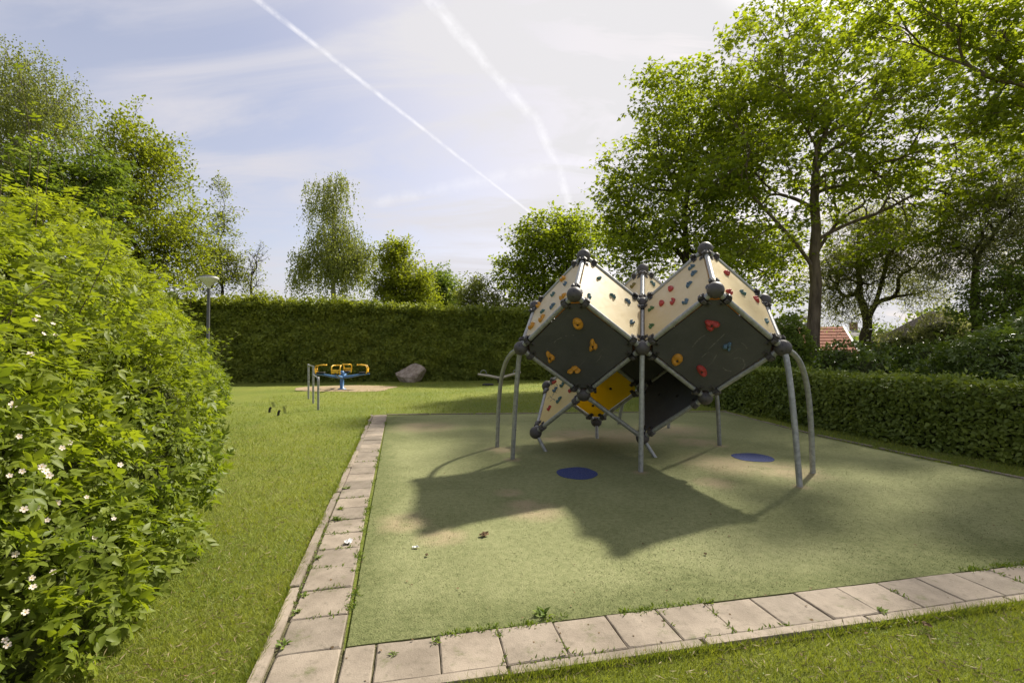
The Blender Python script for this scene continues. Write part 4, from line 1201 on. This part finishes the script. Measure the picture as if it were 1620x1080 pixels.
house('red_roofed_house', 'house with red clay roof and white wall seen beside the main trunk', tuple(P(1268, 554, 40) - Vector((0, 0, 1.48))), -0.30, 5.4, 6.0, 1.45, 3.45, MAT['roof_red'], MAT['white_wall'], windows=((-1.6, .95, 1.0, 1.0), (1.4, .95, 1.0, 1.0)), tile_rows=9)
house('grey_roofed_house', 'pale house with grey tiled roof next to the red roof', tuple(P(1345, 554, 52) - Vector((0, 0, 1.48))), 0.1, 4.6, 6.0, 2.2, 3.7, MAT['roof_grey'], MAT['white_wall'], windows=((-1.2, 1.2, 1.0, 1.0), (1.2, 1.2, 1.0, 1.0)), tile_rows=8)
house('gabled_house', 'tall gabled house with white verge far behind the climbing frame', tuple(P(1228, 554, 50) - Vector((0, 0, 1.48))), -1.2, 7.0, 6.0, 2.6, 4.9, MAT['roof_grey'], MAT['brick_wall'], windows=((-2, 1.4, 1.0, 1.2), (1.5, 1.4, 1.0, 1.2)), tile_rows=9, chimney=False)
house('thatched_house', 'house with dark hipped thatch roof between the willows', tuple(P(1484, 554, 36) - Vector((0, 0, 1.48))), 0.05, 4.6, 6.0, 2.4, 4.45, MAT['thatch'], MAT['brick_wall'], hip=1.9, windows=((-1.6, 1.4, 1.0, 1.2), (1.6, 1.4, 1.0, 1.2)), chimney=False)

# ------------------------------------------------------------------ trees
Y0 = 17.0
tree('maple_tree', 'big maple with open crown and long limbs behind the clipped hedge', BASE(1283, Y0), tuple(P(1290, 275, Y0)),
     [E(1290, 200, Y0, 180, 165, 3.6), E(1185, 150, Y0 - .3, 95, 110, 3.0), E(1430, 120, Y0, 140, 135, 3.4), E(1160, 290, Y0 - .5, 90, 85, 2.8), E(1420, 280, Y0 + .3, 150, 80, 3.0),
      E(1560, 250, Y0 + .5, 110, 90, 2.6), E(1260, 45, Y0 + .4, 115, 75, 2.6), E(1205, 385, Y0 - .5, 90, 40, 2.4), E(1400, 385, Y0 + .2, 110, 38, 2.2), E(1540, 330, Y0, 110, 45, 2.0)],
     680, 46, 0.165, 0.36, MAT['leaf_maple'], MAT['bark'], 0.22, 101, tpl=T_LOBED, shell=0.55, droop=.25, flat=.5, limbs=7, limb_from=0.56)
tree('maple_tree', 'maple overhanging from outside the frame above the clipped hedge', BASE(1800, 12.0), tuple(P(1775, 330, 12.0)),
     [E(1590, 70, 11.5, 80, 75, 1.6), E(1700, 160, 12, 110, 110, 2.0), E(1590, 170, 11.6, 60, 50, 1.2), E(1760, 60, 12, 110, 100, 2.0), E(1500, 30, 11.5, 60, 40, 1.0), E(1410, 10, 12.0, 85, 50, 1.4)],
     300, 48, 0.135, 0.25, MAT['leaf_maple'], MAT['bark'], 0.16, 102, tpl=T_LOBED, shell=0.5, droop=.25, flat=.55)
Y1 = 19.5
tree('maple_tree', 'dense broad maple directly behind the climbing frame', BASE(1085, Y1), tuple(P(1085, 455, Y1)),
     [E(1090, 330, Y1, 130, 110, 3.2), E(1060, 210, Y1, 75, 95, 2.2), E(1140, 220, Y1 + .5, 95, 110, 2.6), E(1000, 300, Y1, 55, 70, 1.7), E(1000, 400, Y1 - .4, 60, 55, 1.8), E(1150, 410, Y1, 100, 55, 2.4), E(1060, 140, Y1, 52, 45, 1.5), E(990, 350, Y1, 50, 60, 1.5), E(1230, 400, Y1 + .5, 50, 60, 1.6), E(1240, 468, Y1 + .5, 38, 34, 1.2)],
     740, 40, 0.170, 0.38, MAT['leaf_maple'], MAT['bark_dark'], 0.20, 103, tpl=T_LOBED, shell=0.42, droop=.2, flat=.55)
tree('maple_tree', 'rounded maple behind the far end of the tall hedge', BASE(868, 27), tuple(P(868, 480, 27)),
     [E(875, 400, 27, 65, 62, 2.2), E(820, 440, 27, 45, 45, 1.6), E(920, 390, 27.5, 50, 55, 1.8), E(840, 370, 27, 35, 30, 1.2), E(900, 350, 27, 40, 25, 1.2), E(880, 470, 27, 80, 30, 2.0), E(792, 420, 27, 18, 14, .6)],
     440, 44, 0.20, 0.38, MAT['leaf_maple'], MAT['bark_dark'], 0.18, 104, tpl=T_DIAMOND, shell=.42, droop=.15, flat=.6)
tree('birch_tree', 'weeping birch standing alone against the sky behind the tall hedge', BASE(528, 30), tuple(P(527, 455, 30)),
     [E(522, 290, 30, 38, 22, 1.2), E(520, 330, 30, 38, 34, 1.4), E(530, 375, 30, 55, 28, 1.9), E(550, 400, 30, 50, 28, 1.9), E(485, 405, 30, 30, 18, 1.2), E(585, 400, 30, 22, 20, 1.0), E(530, 420, 30, 70, 22, 2.0), E(470, 430, 30, 16, 12, .7)],
     340, 11, 0.125, 0.26, MAT['leaf_birch'], MAT['bark_birch'], 0.17, 105, shell=.55, strands=7, strand_len=2.4)
tree('field_maple', 'small bright green tree between weeping birch and dark tree', BASE(630, 28), tuple(P(628, 485, 28)),
     [E(628, 415, 28, 28, 28, 1.2), E(645, 450, 28, 38, 32, 1.5), E(615, 460, 28, 26, 26, 1.2), E(665, 470, 28, 26, 24, 1.1), E(630, 395, 28, 18, 14, .7)],
     230, 55, 0.17, 0.34, MAT['leaf_lime'], MAT['bark_dark'], 0.13, 106, shell=.45)
tree('dark_tree', 'dark rounded tree far behind the tall hedge', BASE(692, 37), tuple(P(692, 490, 37)),
     [E(690, 460, 37, 32, 32, 2.0), E(672, 450, 37, 22, 22, 1.2), E(705, 475, 37, 22, 22, 1.2)], 180, 55, 0.22, 0.42, MAT['leaf_dark'], MAT['bark_dark'], 0.2, 107)
tree('thin_tree', 'sparse small tree with bare twigs on top behind the tall hedge', BASE(765, 26.5), tuple(P(765, 500, 26.5)),
     [E(760, 475, 26.5, 38, 26, 1.4), E(740, 470, 26.5, 20, 20, 1.0), E(790, 485, 26.5, 25, 18, 1.0), E(755, 446, 26.5, 20, 12, .7)], 150, 34, 0.14, 0.30, MAT['leaf_birch'], MAT['bark_dark'], 0.09, 108)
for k, (px, py, y, rx, ry, lab) in enumerate(((411, 478, 21.9, 26, 20, 'bright green shrub top rising above the tall hedge near the lamp'), (546, 482, 22.4, 24, 15, 'bright green shrub top rising above the tall hedge below the birch'))):
    tree('shrub', lab, BASE(px, y + .5), tuple(P(px, 540, y + .5)), [E(px, py, y + .4, rx, ry, .6), E(px + 4, py + 20, y + .4, rx, 25, .5)], 70, 55, 0.10, 0.17, MAT['leaf_lime'], MAT['bark_dark'], 0.05, 120 + k, category='shrub')
# trees on the left behind the rose bushes
tree('birch_tree', 'drooping birch at the edge of the frame behind the rose bushes', BASE(-30, 16), tuple(P(-20, 380, 16)),
     [E(20, 180, 16, 70, 90, 1.8), E(70, 150, 16, 55, 60, 1.4), E(-30, 200, 16, 90, 120, 2.0), E(95, 190, 16, 38, 40, 1.0), E(30, 100, 16, 50, 40, 1.2), E(20, 270, 16, 60, 60, 1.5)],
     430, 9, 0.075, 0.24, MAT['leaf_birch'], MAT['bark_birch'], 0.15, 130, shell=.5, strands=9, strand_len=1.3)
tree('field_maple', 'broad olive-green tree with spiky top behind the rose bushes', BASE(225, 20), tuple(P(228, 440, 20)),
     [E(225, 330, 20, 85, 90, 2.2), E(200, 245, 20, 55, 60, 1.5), E(280, 380, 20, 55, 60, 1.6), E(250, 260, 20, 40, 50, 1.1), E(160, 350, 20, 60, 80, 1.6), E(230, 430, 20, 100, 40, 2.0), E(205, 195, 20, 26, 24, .7)],
     680, 46, 0.130, 0.28, MAT['leaf_lime'], MAT['bark_dark'], 0.16, 131, shell=.45, upright=.45, flat=.9)
tree('maple_tree', 'darker green maple below the drooping birch', BASE(75, 15), tuple(P(80, 420, 15)),
     [E(90, 290, 15, 75, 55, 1.6), E(150, 270, 15.4, 45, 45, 1.1), E(40, 320, 15, 70, 50, 1.5), E(130, 340, 15, 60, 40, 1.3)],
     300, 46, 0.120, 0.25, MAT['leaf_dark'], MAT['bark_dark'], 0.12, 132, tpl=T_LOBED, shell=.45, flat=.45)
tree('slender_tree', 'slender upright tree behind the lamp post', BASE(352, 24), tuple(P(352, 460, 24)),
     [E(350, 300, 24, 17, 30, .6), E(350, 350, 24, 28, 32, .9), E(345, 400, 24, 34, 36, 1.1), E(365, 435, 24, 40, 30, 1.3), E(330, 430, 24, 35, 40, 1.2)],
     230, 34, 0.12, 0.26, MAT['leaf_birch'], MAT['bark_dark'], 0.09, 133, shell=.6)
tree('bare_tree', 'small nearly leafless tree beside the slender tree', BASE(398, 24.6), tuple(P(398, 470, 24.6)),
     [E(402, 420, 24.6, 20, 42, .7), E(415, 395, 24.6, 14, 22, .5), E(392, 445, 24.6, 18, 20, .6)], 60, 5, 0.10, 0.14, MAT['leaf_birch'], MAT['bark_dark'], 0.075, 134, shell=.6)
# trees and shrubs on the right beyond the clipped hedge
tree('willow_tree', 'fork-trunked willow with feathery grey-green leaves behind the clipped hedge', BASE(1374, 20), tuple(P(1372, 520, 20)),
     [E(1350, 420, 20, 60, 60, 2.0), E(1420, 400, 20, 65, 75, 2.2), E(1380, 350, 20, 60, 50, 1.8), E(1310, 440, 20, 40, 50, 1.4), E(1450, 460, 20, 40, 40, 1.3), E(1330, 490, 20, 40, 25, 1.2)],
     430, 70, 0.15, 0.32, MAT['leaf_willow'], MAT['bark_dark'], 0.24, 140, tpl=T_NARROW, shell=.55, flat=.9)
tree('willow_tree', 'tall willow with dark trunk near the right edge', BASE(1543, 17), tuple(P(1541, 470, 17)),
     [E(1540, 380, 17, 70, 80, 2.2), E(1600, 350, 17, 70, 90, 2.2), E(1500, 420, 17, 40, 50, 1.3), E(1570, 300, 17, 60, 50, 1.8), E(1640, 420, 17, 60, 90, 2.0)],
     480, 64, 0.14, 0.28, MAT['leaf_willow'], MAT['bark_dark'], 0.16, 141, tpl=T_NARROW, shell=.5, flat=.9)
tree('dark_tree', 'dense dark green tree low behind the tall willow', BASE(1600, 15), tuple(P(1600, 520, 15)),
     [E(1595, 470, 15, 48, 45, 1.6), E(1650, 440, 15, 50, 65, 1.6), E(1555, 495, 15, 32, 30, 1.0)], 180, 44, 0.12, 0.25, MAT['leaf_dark'], MAT['bark_dark'], 0.13, 142)
bush('willow_bush', 'silvery light green willow bush before the thatched house', [(tuple(P(1490, 545, 19)), (1.3, 1.0, 1.25)), (tuple(P(1425, 560, 19)), (1.1, 1.0, 1.0)), (tuple(P(1530, 560, 18.5)), (1.0, .9, 1.1))],
     9000, 0.15, MAT['leaf_willow'], T_NARROW, 143, canes=60, cane_len=(.4, .9), deep=.16)
bush('round_shrub', 'round dark green shrub between climbing frame and main trunk', [(tuple(P(1247, 548, 14)), (.55, .5, .85)), (tuple(P(1238, 585, 14)), (.7, .6, .7))], 7000, 0.10, MAT['leaf_dark'], T_DIAMOND, 144)
bush('broadleaf_shrub', 'large broad-leaved shrub behind the hedge at the right edge', [(tuple(P(1590, 580, 9.6)), (1.0, .9, .75)), (tuple(P(1660, 560, 9.6)), (1.0, .9, 1.0)), (tuple(P(1520, 610, 10.2)), (.8, .8, .6))],
     5600, 0.20, MAT['leaf_broad'], T_COMPOUND_LITE, 145, canes=50, cane_len=(.2, .4))
ug = []
rng = np.random.default_rng(9)
for k in range(26):
    px = 1275 + k * 14; y = 15.5 + rng.uniform(-1.5, 3)
    ug.append((tuple(P(px, 596 - rng.uniform(0, 14), y)), (rng.uniform(.5, .9), rng.uniform(.5, .8), rng.uniform(.55, .95))))
u = bush('undergrowth', 'tangled dark undergrowth below the trees behind the clipped hedge', ug, 22000, 0.12, MAT['leaf_broad'], T_DIAMOND, 146, canes=60)
u['kind'] = 'stuff'
ug = []
for k in range(40):
    x = -38 + k * 1.9; y = 44 + rng.uniform(-3, 10)
    ug.append(((x, y, rng.uniform(.6, 1.6)), (rng.uniform(1.8, 3.2), rng.uniform(1.5, 2.2), rng.uniform(1.6, 3.2))))
for k in range(16):
    x = 34 + k * 3.5; y = 40 + rng.uniform(-3, 12)
    ug.append(((x, y, rng.uniform(.8, 1.8)), (rng.uniform(2, 3.5), rng.uniform(1.5, 2.2), rng.uniform(2, 3.6))))
u = bush('distant_greenery', 'distant bank of trees and bushes along the horizon', ug, 34000, 0.34, MAT['leaf_dark'], T_DIAMOND, 147)
u['kind'] = 'stuff'

# ------------------------------------------------------------------ grass blades, turf pile, weeds, litter
def bush_foot(x, y):
    """lawn edge under the rose bushes"""
    ex = np.interp(y, [0, 2.5, 3.2, 5.3, 8.1, 9.8, 11.0], [-1.9, -2.15, -2.5, -3.75, -5.0, -5.7, -7.2])
    return x < ex - 0.35
def mat_xy(x, y):
    dx, dy = x - O2.x, y - O2.y
    return dx * UX.x + dy * UX.y, dx * UY.x + dy * UY.y
def blades(n, y0, y1, pw, hgt, wid, keep, seed, name, mat, z0=0.0, parent=None, label=None, lean=0.7, grow=0.4, var_lo=0.0):
    rng = np.random.default_rng(seed)
    u = rng.random(n)
    y = (y0 ** (1 - pw) + u * (y1 ** (1 - pw) - y0 ** (1 - pw))) ** (1 / (1 - pw))
    x = rng.uniform(-1.14, 1.14, n) * (y + 0.25)
    k = keep(x, y); x, y = x[k], y[k]; n = len(x)
    sc = (y / 3.0) ** grow
    h = hgt * rng.uniform(.45, 1.35, n) * sc; w_ = wid * rng.uniform(.7, 1.3, n) * sc ** 1.6
    a = rng.uniform(0, 2 * np.pi, n); ld = rng.uniform(0, 2 * np.pi, n); le = rng.uniform(.1, lean, n)
    q_ = np.stack([x, y, x * 0], -1)
    patch = np.clip(.5 + .38 * lump(q_, 77, 1.6) + .34 * lump(q_, 78, 5.5), 0, 1)
    h = h * (.7 + .6 * patch)
    c = np.stack([x, y, np.full(n, z0)], -1); s = np.stack([np.cos(a), np.sin(a), np.zeros(n)], -1) * (w_ / 2)[:, None]
    tip = c + np.stack([np.cos(ld) * le * h, np.sin(ld) * le * h, h], -1)
    V = np.stack([c - s, c + s, tip], 1).reshape(-1, 3)
    T = np.arange(3 * n).reshape(-1, 3)
    var = np.clip(var_lo + .42 * rng.random(n) + .58 * patch, 0, 1)
    o = link(name, tri_mesh(name, V, T, mat, np.repeat(var, 3)), parent)
    if label: tag(o, label, 'grass', kind='stuff')
    else: o['kind'] = 'stuff'
    return o
def lawn_keep(x, y):
    mx, my = mat_xy(x, y)
    inside = in_poly(x, y, mat_poly)
    pave = ((mx > -.398) & (mx < .2) & (my > -.45) & (my < 8.5)) | ((mx > -.398) & (mx < 7.25) & (my > -.392 - .028 * mx) & (my < .2))
    edge_ok = ~pave
    gx, gy = x - G(548, 614).x, y - G(548, 614).y
    sandy = (gx / 1.9) ** 2 + (gy / 1.4) ** 2 < 1
    beyond = (mx > 8.0) & (my > -1)
    bhy = np.interp(x, [gl.x, gr.x], [gl.y, gr.y])
    return (~inside) & edge_ok & (~bush_foot(x, y)) & (~sandy) & (~beyond) & (y < bhy + .1)
blades(390000, 1.25, 26, 1.75, 0.031, 0.0042, lawn_keep, 51, 'grass', MAT['grass_blade'], label='short mown grass blades covering the lawn', lean=1.25)
def edge_grass():
    rng = np.random.default_rng(58); c = []
    n = 9000
    t = rng.random(n) ** 1.5 * 8.7 - .4; m_ = lump(np.stack([t, t * 0, t * 0], -1), 6, 6.0)
    for i in range(n):
        if m_[i] + rng.normal() * .3 > -.1: c.append(MF(-.408 + abs(rng.normal()) * -.014 + .012 * m_[i] + .012, t[i]))
    t = rng.random(n) * 7 - .3; m_ = lump(np.stack([t, t * 0, t * 0], -1), 8, 6.0)
    for i in range(n):
        if m_[i] + rng.normal() * .3 > -.1: c.append(FRP(t[i], -.395 - abs(rng.normal()) * .014 + .012 * m_[i]))
    c = np.array([tuple(p) for p in c]); n = len(c)
    h = rng.uniform(.02, .06, n); a = rng.uniform(0, 6.28, n); w_ = .0045 * np.maximum(1, c[:, 1] / 3)
    sd = np.stack([np.cos(a), np.sin(a), a * 0], -1) * (w_ / 2)[:, None]
    b = rng.uniform(0, 6.28, n); le = rng.uniform(.1, 1.1, n)
    tip = c + np.stack([np.cos(b) * le * h, np.sin(b) * le * h, h], -1)
    V = np.stack([c - sd, c + sd, tip], 1).reshape(-1, 3)
    o = link('edge_grass', tri_mesh('edge_grass', V, np.arange(3 * n).reshape(-1, 3), MAT['grass_blade'], np.repeat(rng.random(n) * .8, 3)))
    tag(o, 'longer untrimmed grass leaning over the kerb stones', 'grass', kind='stuff')
edge_grass()
def turf_keep(x, y):
    mx, my = mat_xy(x, y)
    return in_poly(x, y, mat_poly)
pile = blades(130000, 1.9, 6, 1.9, 0.0065, 0.0035, turf_keep, 52, 'turf_pile', MAT['turf'], 0.009, turf, lean=2.4, grow=.4)

# clover and small herbs mixed into the lawn
rng = np.random.default_rng(61); n = 90000
yy = 1.25 + 9 * rng.random(n) ** 1.8; xx = rng.uniform(-1.14, 1.14, n) * (yy + .25)
q_ = np.stack([xx, yy, xx * 0], -1)
k = lawn_keep(xx, yy) & (lump(q_, 91, 2.6) + .5 * lump(q_, 92, 8.0) + rng.normal(size=n) * .25 > .15)
pos = np.stack([xx, yy, rng.uniform(.008, .026, n)], -1)[k]; m_ = len(pos)
V, T, v = leaves(pos, rnd_dir(m_, rng) * np.array([1, 1, .25]), np.tile([0, 0, 1.0], (m_, 1)) + rng.normal(size=(m_, 3)) * .35, rng.uniform(.008, .017, m_) * (pos[:, 1] / 2.5) ** .5, rng.random(m_) * .6, T_OVATE)
o = link('clover', tri_mesh('clover', V, T, MAT['leaf_weed'], v)); tag(o, 'clover and small herbs growing in patches of the lawn', 'clover', kind='stuff')
# dry clippings
n = 30000; yy = 1.25 + 8 * rng.random(n) ** 1.7; xx = rng.uniform(-1.14, 1.14, n) * (yy + .25)
q_ = np.stack([xx, yy, xx * 0], -1)
k = lawn_keep(xx, yy) & (lump(q_, 95, 3.0) + rng.normal(size=n) * .4 > .1)
pos = np.stack([xx, yy, rng.uniform(.01, .028, n)], -1)[k]; m_ = len(pos)
V, T, v = leaves(pos, rnd_dir(m_, rng) * np.array([1, 1, .3]), rnd_dir(m_, rng), rng.uniform(.02, .055, m_), rng.random(m_), (T_NARROW[0] * np.array([1, .5, 1]), T_NARROW[1]))
MAT['straw'] = leaf_mat('dry_clippings', (0.16, 0.125, 0.055), (0.30, 0.25, 0.13), 0.25, (1, 1, 1))
o = link('clippings', tri_mesh('clippings', V, T, MAT['straw'], v)); tag(o, 'dry straw-coloured clippings lying in the mown lawn', 'clippings', kind='stuff')

def weed(px, py, r, n, seed, label, on=0.012):
    rng = np.random.default_rng(seed); g = G(px, py)
    root = MB()
    a = rng.uniform(0, 6.28, n); d = np.stack([np.cos(a), np.sin(a), rng.uniform(.25, 1.1, n)], -1)
    pos = np.stack([rng.normal(size=n) * r * .3, rng.normal(size=n) * r * .3, np.full(n, .0)], -1)
    V, T, v = leaves(pos, d, np.tile([0, 0, 1.0], (n, 1)) + rng.normal(size=(n, 3)) * .2, r * rng.uniform(.6, 1.2, n), rng.random(n), (T_OVATE[0] * np.array([1, .6, 1]), T_OVATE[1]))
    o = link('weed', tri_mesh('weed', V, T, MAT['leaf_weed'], v)); o.location = (g.x, g.y, on)
    tag(o, label, 'weed', 'weeds in the paving joints')
weeds = [(860, 976, .075, 26, 'leafy weed on the front paving edge before the central post'), (449, 1024, .055, 18, 'small weed rosette on the side kerb nearest the camera'), (470, 972, .05, 16, 'weed rosette in the side kerb, second nearest the camera'),
         (482, 945, .045, 14, 'weed in the side kerb, third nearest the camera'), (690, 1018, .04, 14, 'tiny weed where the second front slab meets the turf'), (792, 1010, .03, 12, 'small weed in the joint between front slabs'),
         (530, 825, .075, 24, 'grassy weed in the side path next to the crumpled tissue'), (540, 808, .06, 18, 'weed tuft just beyond the tissue on the side path'), (505, 885, .05, 18, 'weed between side slabs and kerb before the tissue'),
         (548, 775, .07, 20, 'weed tuft halfway along the side path'), (622, 1040, .035, 14, 'small weed in the corner slab joint'), (1395, 972, .05, 16, 'weed in the front kerb toward the right end')]
for i, (px, py, r, n, lab) in enumerate(weeds): weed(px, py, r * .72, n, 300 + i, lab, .014)
# moss and seedlings in the joints and along the turf edge
rng = np.random.default_rng(77); pts_ = []
for k in range(260):
    y = rng.uniform(-.3, 7.5); pts_.append(MF(-.335 + rng.normal() * .006 - .02 * min(1, max(0, y) / 2), y, .008))
for k in range(240):
    y = rng.uniform(0, 7.5); pts_.append(MF(-.015 - .03 * min(1, max(0, y) / 2) + rng.normal() * .012, y, .012))
for k in range(420):
    x = rng.uniform(0, 6.5); pts_.append(FRP(x, -.025 + rng.normal() * .014, .012))
for k in range(120):
    x = rng.uniform(0, 6.5); pts_.append(FRP(x, -.330 + rng.normal() * .006, .010))
for k in range(16):
    for q in range(int(rng.integers(2, 9))): pts_.append(FRP(.145 + PITCH * .985 * k + rng.normal() * .004, rng.uniform(-.31, -.05), .010))
    for q in range(int(rng.integers(2, 9))): pts_.append(MF(rng.uniform(-.30, -.05), -.03 + PITCH * k + rng.normal() * .004, .010))
pc = np.array([tuple(p) for p in pts_]); clump = lump(pc, 5, 4.0) > .12
pc = pc[clump]
pos = np.repeat(pc, 9, 0) + rng.normal(size=(len(pc) * 9, 3)) * np.array([.012, .012, .001])
dd = rnd_dir(len(pos), rng) + np.array([0, 0, .8])
V, T, v = leaves(pos, dd, rnd_dir(len(pos), rng) + np.array([0, 0, .6]), rng.uniform(.012, .034, len(pos)), rng.random(len(pos)), T_NARROW)
jm = link('joint_weeds', tri_mesh('joint_weeds', V, T, MAT['leaf_weed'], v)); tag(jm, 'moss and grass seedlings in paving joints and along turf edges', 'weeds', kind='stuff')

def scrap(name, px, py, sx, sy, crumple, mat, label, cat, z, seed, group=None):
    r = random.Random(seed); g = G(px, py); n = 5; V, Fs = [], []
    for j in range(n + 1):
        for i in range(n + 1):
            u, v = i / n - .5, j / n - .5
            V.append((u * sx * (1 - .3 * abs(v)) + r.uniform(-.1, .1) * sx, v * sy + r.uniform(-.1, .1) * sy, abs(r.gauss(0, crumple)) + .002))
    for j in range(n):
        for i in range(n): Fs.append((j * (n + 1) + i, j * (n + 1) + i + 1, (j + 1) * (n + 1) + i + 1, (j + 1) * (n + 1) + i))
    o = MB().add(V, Fs).build(name, mat); o.location = (g.x, g.y, z); o.rotation_euler = (0, 0, r.uniform(0, 3))
    tag(o, label, cat, group)
scrap('paper_tissue', 551, 862, .075, .05, .016, MAT['paper'], 'crumpled white tissue lying on the side path slabs', 'tissue', .017, 1)
scrap('paper_scrap', 657, 869, .05, .025, .004, MAT['paper'], 'flat white paper scrap on the turf near the side path', 'paper scrap', .017, 2)
scrap('dead_leaf', 766, 850, .075, .05, .012, MAT['dead_leaf'], 'curled brown leaf on the lit turf near its sandy spot', 'dead leaf', .017, 3, 'dead leaves on the ground')
scrap('dead_leaf', 675, 882, .035, .02, .005, MAT['dead_leaf'], 'small brown leaf next to the flat paper scrap', 'dead leaf', .017, 4, 'dead leaves on the ground')
scrap('dead_leaf', 1116, 880, .03, .02, .006, MAT['dead_leaf'], 'small dark leaf alone on the turf before the central post', 'dead leaf', .017, 6, 'dead leaves on the ground')
scrap('dead_leaf', 1466, 997, .05, .035, .006, MAT['dead_leaf'], 'orange-brown leaf on the grass before the front paving', 'dead leaf', .03, 7, 'dead leaves on the ground')
rng = np.random.default_rng(31); n = 520
yy = 2.0 * (1 + rng.random(n) ** 2 * 5); xx = rng.uniform(-1.05, 1.1, n) * yy
k = ~bush_foot(xx, yy)
pos = np.stack([xx, yy, np.full(n, .019)], -1)[k]
V, T, v = leaves(pos, rnd_dir(len(pos), rng) * np.array([1, 1, .15]), np.tile([0, 0, 1.0], (len(pos), 1)) + rng.normal(size=(len(pos), 3)) * .25, rng.uniform(.008, .024, len(pos)), rng.random(len(pos)), T_DIAMOND)
o = link('fallen_bits', tri_mesh('fallen_bits', V, T, MAT['dead_leaf'])); tag(o, 'scattered dry plant bits lying on turf, paving and lawn', 'plant bits', kind='stuff')
